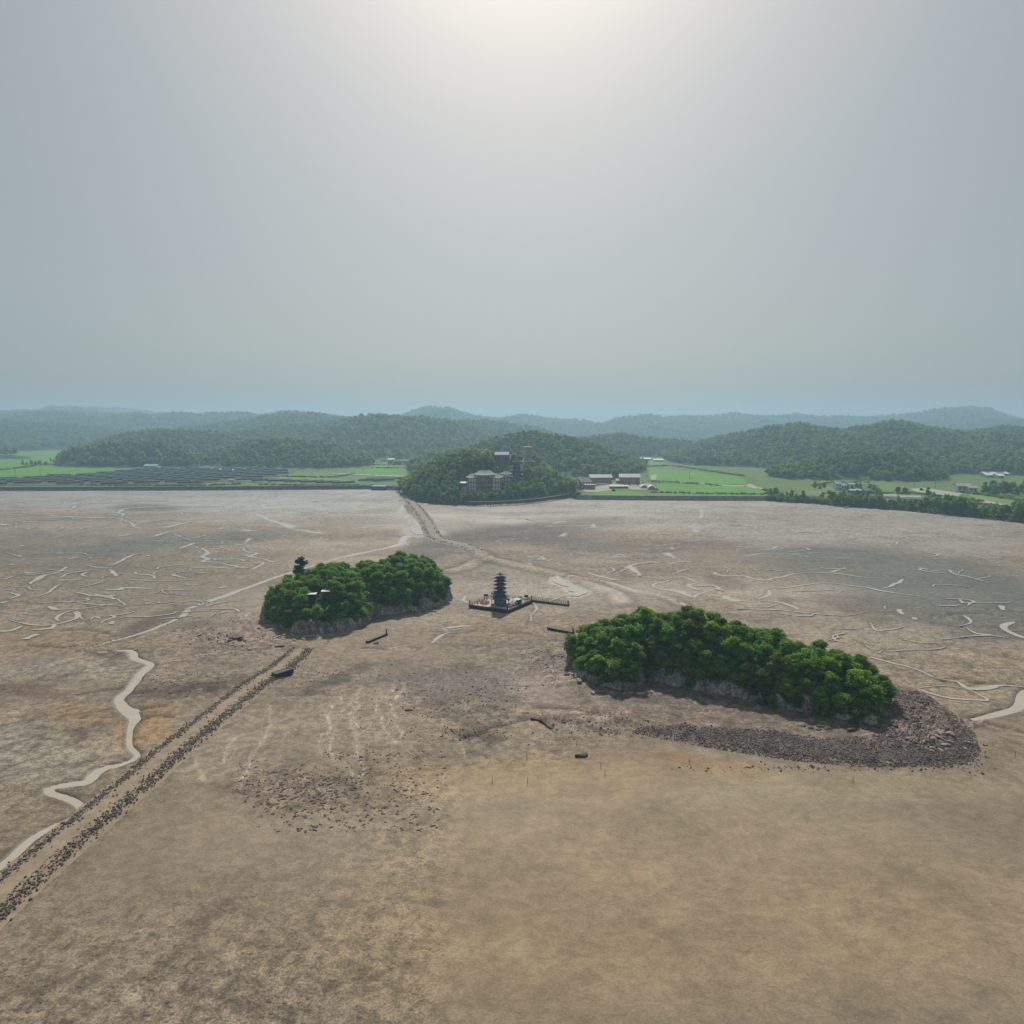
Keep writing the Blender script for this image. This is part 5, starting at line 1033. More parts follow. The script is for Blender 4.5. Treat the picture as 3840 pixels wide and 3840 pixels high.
# floating walkways and stranded pieces
def walkway(a, b_, w, label, nm='floating_walkway', rails=True, z0=.0, nseg=8):
    a = gp(*map(float, a)); b_ = gp(*map(float, b_)); L_ = float(np.linalg.norm(b_ - a)); rz = math.atan2(b_[1] - a[1], b_[0] - a[0]); mid = (a + b_) / 2
    t = thing(nm, label, 'walkway', (mid[0], mid[1], z0), rz)
    for k in range(nseg):
        x = -L_ / 2 + (k + .5) * L_ / nseg; MB().box((x, 0, .3), (L_ / nseg - .15, w, .5)).build('float', FLOATM, t); MB().box((x, 0, .61), (L_ / nseg - .05, w * .92, .1)).build('plank', GREYD, t)
        if rails:
            for s in (-1, 1): MB().box((x, s * w * .44, 1.05), (.09, .09, .8)).build('railing_post', BLACK, t)
    if rails:
        for s in (-1, 1): MB().box((0, s * w * .44, 1.43), (L_ - .3, .08, .08)).build('rail', BLACK, t)
    MB().bar((L_ / 2 - .1, 0, -.3), (L_ / 2 - .1, 0, 1.8), .2, n=8).build('mooring_post', BLACK, t)
    return t
GREYD = mat('grey_boards', lin((120, 112, 112)), lin((84, 80, 82)), rough=.85, scale=1.2)
walkway((1978, 2252), (2132, 2272), 1.9, 'long dark floating walkway with rails leading right from the pagoda platform', nseg=10)
walkway((2056, 2358), (2150, 2376), 1.7, 'dark walkway piece stranded at the left end of the larger islet', rails=False, nseg=5)
walkway((1376, 2412), (1450, 2382), 1.0, 'narrow dark walkway piece stranded below the smaller islet', rails=False, nseg=5)
# black pontoon on the causeway edge
a = gp(1028., 2545.); b_ = gp(1092., 2524.); L_ = float(np.linalg.norm(b_ - a)); rz = math.atan2(b_[1] - a[1], b_[0] - a[0]); mid = (a + b_) / 2
t = thing('pontoon', 'black box pontoon lying against the stone edge of the causeway', 'pontoon', (mid[0], mid[1], .25), rz)
MB().box((0, 0, .5), (L_, 2.0, 1.0)).build('hull', FLOATM, t)
for s in (-1, 1): MB().box((0, s * .95, 1.03), (L_, .14, .1)).build('gunwale', BLACK, t)
MB().box((0, 0, 1.02), (L_ - .3, 1.7, .04)).build('deck', mat('blue_black_sheet', (.014, .017, .024), (.02, .022, .03), rough=.45), t)
for s in (-1, 1): MB().bar((L_ / 2 - .5, s * .6, 1.0), (L_ / 2 - .5, s * .6, 1.35), .1, n=8).build('bollard', GREYM, t)
cv = MB(); 
for k in range(8): cv.bar((L_ / 2 - .3 + .09 * k, .5 * math.sin(k * 1.1), 1.1), (L_ / 2 - .3 + .09 * (k + 1), .5 * math.sin((k + 1) * 1.1), 1.1), .05)
cv.build('rope', PTRIM, t)
# the white-roofed shelter on the smaller islet
for dx, lab, w_ in ((-1.4, 'white flat roof of a small shelter among the smaller islet trees, left of two', 3.0), (2.9, 'white flat roof of a small shelter among the smaller islet trees, right of two', 2.6)):
    z = float(hzL(HUT[0] + dx, HUT[1])); top = max(HUT[2] + .2, z + 2.2); t = thing('shelter', lab, 'shelter', (HUT[0] + dx, HUT[1], z), .1)
    for a in (-1, 1):
        for b_ in (-1, 1): MB().box((a * w_ * .42, b_ * .9, (top - z) / 2), (.12, .12, top - z)).build('post', WOODM, t)
    MB().box((0, 0, top - z), (w_, 2.4, .12)).build('roof', WHITE, t); MB().box((0, .95, (top - z) / 2), (w_ * .8, .08, 1.6)).build('wall', WOODM, t)

# ================================================================ temple, farm and village buildings
TEMPLE_TILE = mat('grey_temple_tile', lin((176, 170, 164)), lin((146, 140, 136)), rough=.8, scale=.6)
DTILE = mat('blue_grey_tile', lin((112, 124, 138)), lin((88, 98, 112)), rough=.7, scale=.6)
LTILE = mat('pale_metal_roof', lin((178, 172, 172)), lin((150, 146, 148)), rough=.6, scale=.4)
REDW = mat('oxblood_timber', lin((150, 94, 82)), lin((120, 76, 68)), rough=.8, scale=.8)
BROWNW = mat('brown_wall', lin((172, 132, 118)), lin((142, 106, 96)), rough=.85, scale=.5)
CREAM = mat('cream_wall', lin((236, 228, 214)), lin((212, 202, 188)), rough=.85, scale=.4)
DARKG = mat('dark_glass', (.035, .06, .075), (.02, .04, .05), rough=.15, spec=.6)
TARP = mat('dark_blue_tarp', lin((30, 44, 82)), lin((22, 34, 64)), rough=.7, scale=.5)
BANNER = mat('printed_banner', lin((226, 226, 236)), lin((176, 178, 206)), rough=.7, scale=1.4)
GREYST = mat('grey_granite', lin((184, 178, 168)), lin((150, 144, 138)), rough=.85, scale=.5)
CONC = mat('stained_concrete', lin((150, 148, 144)), lin((116, 114, 112)), rough=.9, scale=.25, bumpd=.03)
PLAST = mat('white_polythene', (.80, .80, .80), (.70, .71, .72), rough=.35, scale=.5)
GROOF = mat('pale_green_roof', lin((150, 190, 166)), lin((126, 166, 144)), rough=.6)
BROOF = mat('sky_blue_roof', lin((150, 206, 226)), lin((120, 180, 206)), rough=.5)
RROOF = mat('terracotta_roof', lin((170, 116, 98)), lin((140, 92, 78)), rough=.8)
PANEL = mat('panel_back', lin((80, 98, 130)), lin((60, 76, 108)), rough=.5, scale=.4)
GLINT = mat('pale_edge_glint', (.72, .75, .80), (.6, .63, .68), rough=.4)

def wins(parent, xs, zs, y, w, h, m_, nm='window', depth=.12):
    me = None
    for z in zs:
        for x in xs:
            if me is None: me = MB().box((0, 0, 0), (w, depth, h)).mesh(nm); me.materials.append(m_)
            link(nm, me, None, parent, (x, y, z))
# --- main hall
hp = SITES[0]; t = thing('temple_hall', 'three-storey temple hall with grey tiled roofs and projecting wings above the shore trees', 'temple', (hp[0], hp[1], hp[3]), 0)
MB().box((0, 0, -2.0), (28, 15, 4.2)).build('foundation', GREYST, t)
wc = MB().box((0, 1.5, 6.3), (13.4, 10, 12.4)).build('wall', DARKWALL if 'DARKWALL' in globals() else BROWNW, t)
MB().roof(16.5, 13.5, 9.5, .5, 3.4, .7, .3, (0, 1.5, 12.6), 1.3).build('roof', TEMPLE_TILE, t)
wins(wc, [-5.2, -3.1, -1.05, 1.05, 3.1, 5.2], [2.2, 6.9, 10.6], -3.56, 1.5, 2.2, DARKG)
MB().box((0, -4.6, 4.5), (13.2, 2.2, .35)).build('balcony', CREAM, t); MB().box((0, -5.6, 5.1), (13.0, .12, .9)).build('balustrade', REDW, t)
for x in (-6.2, -3.7, -1.25, 1.25, 3.7, 6.2): MB().bar((x, -5.3, 0), (x, -5.3, 4.4), .28, n=8).build('column', REDW, t)
for s in (-1, 1):
    w = MB().box((s * 9.8, -1.0, 5.2), (7.4, 9.5, 10.4)).build('wall', REDW, t)
    wins(w, [s * 9.8 - 2.1, s * 9.8 + .0, s * 9.8 + 2.1], [1.6, 5.1, 8.7], -5.82, 1.45, 2.2, CREAM)
    MB().roof(10.0, 12.0, 3.4, .5, 3.2, .8, .28, (s * 9.8, -1.0, 10.5), 1.3).build('roof', TEMPLE_TILE, t)
    MB().roof(9.2, 11.2, 7.3, 9.4, .8, .4, .2, (s * 9.8, -1.0, 6.9), 1.2).build('eave', TEMPLE_TILE, t)
    MB().roof(8.8, 10.8, 7.3, 9.4, .7, .4, .2, (s * 9.8, -1.0, 3.3), 1.2).build('eave', TEMPLE_TILE, t)
    for x in (-3.5, 3.5): MB().bar((s * 9.8 + x, -5.9, 0), (s * 9.8 + x, -5.9, 10.3), .26, n=8).build('column', REDW, t)
# --- pavilion to its right
hp = SITES[4]; t = thing('pavilion', 'small two-tier temple pavilion joined to the right of the main hall', 'pavilion', (hp[0], hp[1], hp[3]), 0)
MB().box((0, 0, -1.5), (10, 8, 3.2)).build('foundation', GREYST, t); w = MB().box((0, 0, 2.2), (7.6, 6, 4.4)).build('wall', REDW, t); wins(w, [-2.4, 0, 2.4], [2.2], -3.06, 1.6, 2.4, CREAM)
MB().roof(10.5, 8.6, 7, 5.5, .9, .5, .2, (0, 0, 4.4)).build('eave', TEMPLE_TILE, t); MB().box((0, 0, 6.0), (6.4, 5, 1.8)).build('wall', CREAM, t); MB().roof(9.4, 7.6, 3.0, .4, 2.4, .6, .22, (0, 0, 6.9), 1.3).build('roof', TEMPLE_TILE, t)
for x in (-4.2, -1.4, 1.4, 4.2): MB().bar((x, -3.6, 0), (x, -3.6, 4.3), .2, n=8).build('column', REDW, t)
# --- side gate building with tan wall
hp = SITES[5]; t = thing('gate_house', 'small white-roofed gate house with tan wall left of the main hall', 'building', (hp[0], hp[1], hp[3]), 0)
TAN = mat('tan_plaster', lin((206, 170, 128)), lin((176, 142, 106)), rough=.9); MB().box((0, 0, 1.0), (4.4, 4, 6)).build('wall', TAN, t); MB().box((0, 0, 5.4), (4.0, 3.6, 2.6)).build('wall', REDW, t)
MB().gable(6.0, 5.4, 1.1, .2, (0, 0, 6.6)).build('roof', WHITE, t); MB().box((0, -2.06, 5.4), (1.6, .1, 1.4)).build('window', DARKG, t)
# --- upper hall under repair
hp = SITES[1]; t = thing('scaffolded_hall', 'upper temple hall wrapped in dark blue sheeting with a white banner along the top', 'temple', (hp[0], hp[1], hp[3]), 0)
MB().box((0, 0, -1.5), (16, 12, 3.2)).build('foundation', GREYST, t); w = MB().box((0, 0, 2.6), (11.6, 8, 5.2)).build('wall', BROWNW, t); wins(w, [-4.4, -2.2, 0, 2.2, 4.4], [2.2], -4.06, 1.5, 2.8, DARKG)
for k in range(7): MB().bar((-6.6 + 2.2 * k, -5.2, 0), (-6.6 + 2.2 * k, -5.2, 12.4), .12, n=6).build('scaffold_pole', GREYM, t)
for z in (2.0, 4.0, 6.2): MB().bar((-6.8, -5.2, z), (6.8, -5.2, z), .09, n=6).build('scaffold_rail', GREYM, t)
MB().box((0, 0, 8.2), (13.0, 9.6, 4.6)).build('sheeting', TARP, t); MB().roof(14.6, 11.2, 12.2, 9.0, .8, .3, .15, (0, 0, 5.4)).build('eave', TARP, t); MB().gable(13.0, 9.8, 3.0, .15, (0, 0, 10.5)).build('roof', TARP, t)
MB().add([(-6.1, -4.7, 10.85), (6.1, -4.7, 10.85), (6.1, -.9, 13.17), (-6.1, -.9, 13.17), (-6.1, -4.7, 10.95), (6.1, -4.7, 10.95), (6.1, -.9, 13.27), (-6.1, -.9, 13.27)], [(3, 2, 1, 0), (4, 5, 6, 7), (0, 1, 5, 4), (1, 2, 6, 5), (2, 3, 7, 6), (3, 0, 4, 7)]).build('banner', BANNER, t)
# --- dark pagoda
def tiered(t, base_w, top_w, n_, h, m_wall, m_roof, over=1.45, sides=4, lift=.4, wm=None):
    z = 0
    for k in range(n_):
        f = k / max(1, n_ - 1); w = base_w + (top_w - base_w) * f; hh = h / n_
        wl__ = MB().box((0, 0, z + hh * .36), (w, w, hh * .72)).build('wall', m_wall, t)
        if wm is not None:
            for q in (-.25, .25): MB().box((q * w, -w / 2 - .04, z + hh * .36), (w * .22, .1, hh * .4)).build('window', wm, wl__)
        nx = w + (top_w - base_w) / max(1, n_ - 1) * .9 if k < n_ - 1 else .4
        MB().roof(w * over, w * over, max(.3, nx), max(.3, nx), hh * (.34 if k < n_ - 1 else .9), lift, .16, (0, 0, z + hh * .70)).build('roof', m_roof, t); z += hh
    return z
hp = SITES[2]; t = thing('dark_pagoda', 'dark three-tier temple pagoda right of the main hall', 'pagoda', (hp[0], hp[1], hp[3]), .3)
MB().box((0, 0, -1.0), (8.5, 8.5, 2.4)).build('plinth', GREYST, t); z = tiered(t, 6.4, 4.2, 4, 14.0, mat('dark_timber', lin((58, 66, 84)), lin((40, 46, 62)), rough=.7), PTILE, 1.42, lift=.5); MB().lathe([(.35, 0), (.55, .5), (.2, 1.0), (.05, 2.2)], 10, (0, 0, z + .2)).build('finial', GREYST, t)
# --- tall stone pagoda
hp = SITES[3]; t = thing('stone_pagoda', 'tall grey stone pagoda with pale cap and tan spire on the temple hill', 'pagoda', (hp[0], hp[1], hp[3]), .2)
MB().box((0, 0, -.6), (12, 12, 1.4)).build('plinth', GREYST, t)
for x in (-4.6, -1.6, 1.6, 4.6):
    for y in (-4.6, 4.6): MB().bar((x, y, 0), (x, y, 2.6), .35, n=8).build('column', GREYST, t)
MB().box((0, 0, 1.3), (6.5, 6.5, 2.6)).build('wall', GREYST, t); MB().roof(11.4, 11.4, 8.0, 8.0, .7, .3, .3, (0, 0, 2.8)).build('roof', STONEW, t)
z = 3.4
for k in range(6):
    w = 6.2 - .42 * k; MB().box((0, 0, z + .8), (w, w, 1.7)).build('wall', GREYST, t); MB().roof(w * 1.28, w * 1.28, w * .92, w * .92, .45, .22, .22, (0, 0, z + 1.6)).build('roof', GREYST, t); z += 2.05
MB().roof(7.2, 7.2, 1.6, 1.6, 1.1, .35, .3, (0, 0, z)).build('cap_roof', STONEW, t); MB().lathe([(.9, 0), (1.1, .8), (.7, 1.6), (.8, 2.2), (.5, 3.4), (.55, 4.0), (.3, 5.2), (.12, 7.0), (.02, 7.8)], 12, (0, 0, z + 1.0)).build('spire', mat('tan_spire', lin((206, 186, 146)), lin((176, 156, 120)), rough=.7), t)

# --- farm and village buildings, set on the level ground
def ground_pt(xp, yp): p = gp(float(xp), float(yp), LZ + .1); return p
def metres(px_, Y): return px_ * Y / F
def barn(name, label, x0, x1, ybase, wall_h, roof_h, depth, m_wall, m_roof, rz=0.0, nwin=0, storeys=1, wm=None, over=.8, cat='building', door=True, group=None):
    """gabled building: px from x0 to x1 along its front at pixel row ybase"""
    p = ground_pt((x0 + x1) / 2, ybase); w = metres(x1 - x0, p[1]); t = thing(name, label, cat, (p[0], p[1] + depth / 2, LZ), rz, group)
    wl__ = MB().box((0, 0, wall_h / 2), (w, depth, wall_h)).build('wall', m_wall, t)
    gb = MB(); 
    for s in (-1, 1): gb.add([(s * w / 2, -depth / 2, wall_h), (s * w / 2, depth / 2, wall_h), (s * w / 2, 0, wall_h + roof_h), (s * (w / 2 - .25), -depth / 2, wall_h), (s * (w / 2 - .25), depth / 2, wall_h), (s * (w / 2 - .25), 0, wall_h + roof_h)], [(0, 1, 2), (5, 4, 3), (0, 3, 4, 1), (1, 4, 5, 2), (2, 5, 3, 0)])
    gb.build('gable', m_wall, t)
    MB().gable(w + 2 * over, depth + 2 * over, roof_h + over * roof_h / (depth / 2), .22, (0, 0, wall_h - over * roof_h / (depth / 2) + .04)).build('roof', m_roof, t)
    if nwin:
        xs = [-w / 2 + (k + .5) * w / nwin for k in range(nwin)]; zs = [wall_h * (k + .55) / storeys for k in range(storeys)]
        wins(wl__, xs, zs, -depth / 2 - .04, w / nwin * .5, wall_h / storeys * .45, wm or DARKG)
    if door: MB().box((w * .28, -depth / 2 - .05, 1.05), (1.2, .12, 2.1)).build('door', WOODM, t)
    return t
barn('long_house', 'long brown two-storey temple lodging with pale roof, left of two', 2212, 2293, 1813, 6.2, 2.6, 11, BROWNW, LTILE, .06, 9, 2, REDW)
barn('long_house', 'brown two-storey temple lodging with pale roof, right of two', 2326, 2400, 1815, 7.0, 2.8, 12, BROWNW, LTILE, -.06, 8, 2, REDW)
barn('gate_lodge', 'brown house with a blue-grey tiled roof beside the temple trees', 2166, 2212, 1832, 6.2, 3.2, 11, REDW, DTILE, .5, 4, 2, CREAM)
p = ground_pt(2212, 1836); t = thing('annex', 'flat-roofed brown annex in front of the blue-grey roofed house', 'building', (p[0], p[1] + 4, LZ), .1); w = MB().box((0, 0, 2.2), (9.5, 7, 4.4)).build('wall', BROWNW, t); MB().box((0, 0, 4.5), (10.2, 7.6, .25)).build('roof', LTILE, t); wins(w, [-3, -1, 1, 3], [2.2], -3.55, 1.1, 1.6, REDW)
barn('timber_porch', 'small ochre porch house between the two long brown lodgings', 2312, 2326, 1814, 3.4, 1.0, 5, TAN, LTILE, 0, 1, 1)
barn('green_shed', 'low shed with a pale green roof in the gravel yard', 2288, 2356, 1833, 2.4, .9, 6, WOODM, GROOF, 0, 4, 1)
def tunnel(label, x0, x1, ybase, depth, m_=PLAST, rz=0.0, cat='greenhouse', end=True):
    p = ground_pt((x0 + x1) / 2, ybase); w = metres(x1 - x0, p[1]); t = thing('greenhouse', label, cat, (p[0], p[1] + depth / 2, LZ), rz); v = []; f = []; n_ = 10
    for y in (-depth / 2, depth / 2):
        for k in range(n_ + 1): a = math.pi * k / n_; v.append((-math.cos(a) * w / 2, y, .6 * (w / 2) * .35 + math.sin(a) * w / 2 * .9))
    for k in range(n_): f.append((k, k + 1, n_ + 2 + k, n_ + 1 + k))
    MB().add(v, f).build('cover', m_, t)
    for k in range(5): MB().bar((-w / 2, -depth / 2 + depth * k / 4, 0), (-w / 2, -depth / 2 + depth * k / 4, w * .12), .06).build('hoop_foot', GREYM, t)
    if end:
        MB().add([v[k] for k in range(n_ + 1)] + [(w / 2, -depth / 2, 0), (-w / 2, -depth / 2, 0)], [tuple(range(n_ + 3))]).build('end_wall', GREYD, t); MB().box((0, -depth / 2 - .05, 1.1), (1.4, .1, 2.2)).build('door', PTRIM, t)
    return t
tunnel('white arched greenhouse by the rice field, left of two', 2404, 2428, 1832, 9); tunnel('white arched greenhouse by the rice field, right of two', 2431, 2457, 1836, 9)
p = ground_pt(2464, 1838); t = thing('tarp_heap', 'orange-brown covered heap beside the arched greenhouses', 'heap', (p[0], p[1], LZ)); link('heap', rock_mesh(1201, 2.4, 2.0, 1.5, 2), TAN, t, (0, 0, 1.2)); MB().box((0, 0, .15), (4.8, 4.0, .3)).build('pallet', WOODM, t)
def car(label, xp, yp, m_, rz=0.0, nm='parked_car', cat='car', group=None):
    p = ground_pt(xp, yp); t = thing(nm, label, cat, (p[0], p[1], LZ + .1), rz, group)
    bd = MB().box((0, 0, .62), (4.3, 1.75, .6)).build('body', m_, t); MB().box((-.15, 0, 1.18), (2.4, 1.55, .55), taper=.82).build('cabin', DARKG, t); MB().box((-.15, 0, 1.48), (1.9, 1.25, .06)).build('roof', m_, t)
    for a in (-1.35, 1.35):
        for s in (-1, 1): MB().bar((a, s * .78 - .1, .33), (a, s * .78 + .1, .33), .33, n=10).build('wheel', FLOATM, t)
for k, xp in enumerate((2238, 2247, 2256, 2266, 2275)): car('white car, ' + ORD[k] + ' from left in front of the long brown lodging', xp, 1818, WHITE, .3 + 1.2, group='cars parked at the temple lodging')
car('white van parked where the causeway meets the sea wall', 1500, 1829, WHITE, .2); car('white car parked on the yard near the tan ground', 2425, 1786, WHITE, .2); car('grey car beside the long polytunnels', 3332, 1850, GREYM, .1)
def boat(label, xp, yp, L_, m_, rz=0.0, cabin=True, z=None, nm='boat'):
    p = gp(float(xp), float(yp), 0.0); t = thing(nm, label, 'boat', (p[0], p[1], .05), rz); h = MB(); sec = []
    for k in range(7):
        f = k / 6; w = L_ * .15 * math.sin(math.pi * min(1, .25 + f * .75)) * (1 if f < .95 else .3); x = L_ * (f - .5); sec.append((x, w, .9 + .25 * f * f))
    v = []; fcs = []
    for x, w, hh in sec: v += [(x, -w, hh), (x, -w * .55, .1), (x, w * .55, .1), (x, w, hh)]
    for k in range(6):
        for j in range(3): fcs.append((4 * k + j, 4 * k + j + 1, 4 * k + 5 + j, 4 * k + 4 + j))
    fcs += [(0, 3, 2, 1), (24, 25, 26, 27)]; h.add(v, fcs).build('hull', m_, t); MB().box((-.02 * L_, 0, .72), (L_ * .8, L_ * .22, .06)).build('deck', GREYD, t)
    if cabin: MB().box((-L_ * .2, 0, 1.5), (L_ * .22, L_ * .17, 1.5)).build('cabin', WHITE, t); MB().box((-L_ * .2, 0, 2.3), (L_ * .27, L_ * .21, .1)).build('cabin_roof', PTRIM, t)
    return t
boat('white boat beached beside the blue barge, left of two', 1462, 1838, 6.0, WHITE, .1, False); boat('white cabin boat beached by the sea wall corner', 1481, 1838, 6.0, WHITE, .15)
boat('dark wooden boat lying on the mud before the white house, left of two', 3088, 1893, 5.5, WOODM, .1, False); boat('tan boat lying on the mud before the white house, right of two', 3140, 1895, 5.5, TAN, .1, False); boat('pale overturned skiff on the shore below the shrubs', 3173, 1905, 5.0, WHITE, .4, False)
p = gp(1421., 1838.); t = thing('barge_house', 'blue barge house moored at the foot of the left sea wall', 'barge', (p[0], p[1] + 2, 0), -.12)
MB().box((0, 0, .4), (15, 5, .8)).build('hull', FLOATM, t); w = MB().box((0, 0, 2.2), (13.5, 4.2, 2.8)).build('wall', BLUEP, t); MB().gable(14.2, 5, .7, .12, (0, 0, 3.6)).build('roof', mat('blue_sheet_roof', lin((88, 150, 196)), lin((70, 126, 172)), rough=.5), t); wins(w, [-5, -2.5, 0, 2.5, 5], [2.4], -2.14, 1.1, 1.0, DARKG)
p = ground_pt(2178, 1838); boat('small boat under a turquoise cover near the temple trees', 2178, 1858, 5, TEAL, .3, False).location = (p[0], p[1], LZ)
# left side
barn('farm_store', 'white store with a sky-blue roof at the corner of the solar park', 541, 584, 1760, 5.0, 1.6, 9, WHITE, BROOF, 0, 4, 1); tunnel('white round-ended tank house joined to the sky-blue roofed store', 582, 600, 1760, 8)
barn('farmhouse', 'farmhouse with a terracotta roof among the hillside trees', 786, 834, 1716, 5.5, 3.0, 12, CREAM, RROOF, 0, 4, 1); barn('hut', 'small white-roofed hut at the wood edge left of the terracotta farmhouse', 686, 702, 1722, 3.2, 1.2, 5, CREAM, WHITE, 0, 1, 1)
barn('hut', 'low white hut at the back edge of the solar park', 811, 828, 1766, 2.2, .8, 5, WHITE, WHITE, 0, 1, 1); barn('hut', 'small pale hut on the dyke in front of the solar park', 859, 877, 1807, 2.0, .8, 4, WHITE, PTRIM, 0, 1, 1); barn('hut', 'white cabin at the right of the solar park', 872, 880, 1769, 2.4, .8, 4, WHITE, WHITE, 0, 1, 1)
barn('farmhouse', 'small red-roofed house at the back of the valley fields', 1430, 1449, 1731, 3.5, 1.8, 7, CREAM, RROOF, 0, 2, 1); barn('farmhouse', 'white-roofed farm building at the back of the valley fields', 1455, 1478, 1730, 3.2, 1.6, 8, CREAM, WHITE, -.1, 3, 1)
# right side
barn('village_house', 'white two-storey house block with gabled front, left of the linked pair', 3136, 3154, 1838, 6.0, 1.4, 7, WHITE, PTRIM, 0, 2, 2, DARKG); barn('village_house', 'low white linking wing between the two white house blocks', 3154, 3185, 1837, 4.2, .8, 6, WHITE, PTRIM, 0, 3, 1); barn('village_house', 'white house block at the right of the linked pair', 3185, 3205, 1838, 5.4, 1.0, 7, WHITE, PTRIM, 0, 1, 1, DARKG)
barn('village_shed', 'long shed with a pale blue roof in front of the white house', 3189, 3240, 1850, 2.6, .6, 6, mat('blue_grey_wall', lin((96, 112, 134)), lin((78, 92, 112)), rough=.8), BROOF, 0, 4, 1); barn('village_shed', 'dark-roofed shed right of the pale blue roof', 3242, 3270, 1851, 2.6, 1.4, 9, BROWNW, PTILE, .1, 2, 1)
barn('white_workshop', 'white workshop with pale roof beside the road, higher of two blocks', 3594, 3640, 1842, 5.0, 1.6, 9, WHITE, LTILE, -.1, 3, 1); barn('white_workshop', 'white workshop with pale roof beside the road, lower of two blocks', 3636, 3666, 1844, 3.6, 1.4, 8, WHITE, LTILE, -.1, 2, 1)
PINKP = mat('pinkish_polythene', (.82, .74, .70), (.72, .64, .60), rough=.4)
for (x0, x1, yb, lab) in ((3316, 3366, 1868, 'long pinkish-white polytunnel behind the shore trees, left of two'), (3378, 3456, 1873, 'long pinkish-white polytunnel behind the shore trees, right of two')):
    p = ground_pt((x0 + x1) / 2, yb); L_ = metres(x1 - x0, p[1]); t = thing('polytunnel', lab, 'greenhouse', (p[0], p[1] + 3, LZ), -.08); v = []; f = []
    for x in (-L_ / 2, L_ / 2):
        for k in range(9): a = math.pi * k / 8; v.append((x, -math.cos(a) * 3.2, math.sin(a) * 2.8))
    MB().add(v, [(k, k + 1, 10 + k, 9 + k) for k in range(8)]).build('cover', PINKP, t); MB().add(v, [tuple(range(9)), tuple(range(17, 8, -1))]).build('end_wall', GREYD, t); MB().box((0, -3.22, .3), (L_, .08, .6)).build('skirt', GREYM, t)
for (x0, x1, yb, lab, mr) in ((2388, 2440, 1728, 'white polytunnel row in the far valley, left of two', WHITE), (2452, 2486, 1732, 'white polytunnel row in the far valley, right of two', WHITE), (3700, 3726, 1792, 'white shed in the valley at the far right, left of two', WHITE), (3743, 3765, 1794, 'white shed in the valley at the far right, right of two', WHITE), (3690, 3782, 1786, 'long thin white roof behind the sheds at the far right', WHITE)):
    barn('farm_shed', lab, x0, x1, yb, 3.2, 1.6, 10, CREAM, mr, -.03, 4, 1)
p = ground_pt(3457, 1840); t = thing('tractor', 'red tractor parked at the end of the concrete road', 'tractor', (p[0], p[1], LZ + .1), .3); MB().box((.6, 0, 1.1), (2.2, 1.0, .8)).build('bonnet', RED, t); MB().box((-.9, 0, 1.9), (1.3, 1.4, 1.5)).build('cab', DARKG, t); MB().box((-.9, 0, 2.7), (1.5, 1.6, .1)).build('cab_roof', WHITE, t)
for x, r in ((-.9, .8), (1.3, .5)):
    for s in (-1, 1): MB().bar((x, s * .9 - .2, r), (x, s * .9 + .2, r), r, n=12).build('wheel', FLOATM, t)

# --- poles
def pole(label, xp, ybase, h, arm=True, plate=False, z=LZ):
    p = gp(float(xp), float(ybase), z); t = thing('utility_pole', label, 'pole', (p[0], p[1], z)); MB().bar((0, 0, 0), (0, 0, h), .24, .16, 8).build('shaft', CONC, t)
    if arm: MB().box((0, 0, h - 1.0), (3.2, .2, .22)).build('crossarm', GREYM, t); [MB().bar((x, 0, h - .9), (x, 0, h - .4), .1).build('insulator', WHITE, t) for x in (-1.4, 0, 1.4)]
    if plate: MB().box((0, -.3, h - 1.6), (2.6, .2, 2.6)).build('antenna_panel', GREYM, t)
for k, (xp, yb, h) in enumerate([(26, 1772, 9), (58, 1792, 10), (152, 1790, 10), (377, 1758, 11), (438, 1758, 11), (655, 1752, 10), (745, 1757, 10), (823, 1760, 12), (926, 1764, 12), (1136, 1770, 11), (1191, 1770, 12), (1233, 1770, 12), (1295, 1768, 11), (1362, 1766, 10)]): pole('grey utility pole, ' + ORD[k] + ' from left along the fields before the wooded hills', xp, yb, h)
pole('tall grey mast carrying a square panel beside the concrete road', 3507, 1830, 16, False, True); pole('plain grey pole left of the tall mast', 3427, 1826, 9, False); pole('grey utility pole standing in the rice field by the greenhouses', 2585, 1795, 9)

# --- solar park: rows seen from behind, high edge towards us
def solar_mesh(L_):
    a = MB(); a.add([(-L_ / 2, -1.7, 3.3), (L_ / 2, -1.7, 3.3), (L_ / 2, 1.9, .9), (-L_ / 2, 1.9, .9), (-L_ / 2, -1.7, 3.36), (L_ / 2, -1.7, 3.36), (L_ / 2, 1.9, .96), (-L_ / 2, 1.9, .96)], [(0, 1, 2, 3), (7, 6, 5, 4), (0, 4, 5, 1), (1, 5, 6, 2), (2, 6, 7, 3), (3, 7, 4, 0)])
    e = MB().box((0, -1.80, 3.2), (L_, .12, .75)); pz = MB()  # pale strip along the high edge imitates sky reflection by its colour
    return a.mesh('panel'), e.mesh('glint_edge')
sm = solar_mesh(24.0); sm[0].materials.append(PANEL); sm[1].materials.append(GLINT); pm = MB().box((0, 0, 1.3), (.16, .16, 2.6)).mesh('post'); pm.materials.append(GREYM); sb = MB().box((0, -1.3, 1.9), (24, .06, 1.5)).mesh('back_sheet'); sb.materials.append(PANEL)
SOL = [P for t_, P in FPOLY if t_ == 'solar'][0]; ra = math.radians(30); ux, uy = math.cos(ra), math.sin(ra); rows = {}
for j in range(-40, 40):
    for i in range(-60, 60):
        x = -450 + i * 29 * ux + j * 4.0; y = 850 + i * 29 * uy + j * 34
        if poly_in(np.array([x]), np.array([y]), SOL)[0] > 3 and x / y > -.76: rows.setdefault(j, []).append((x, y))
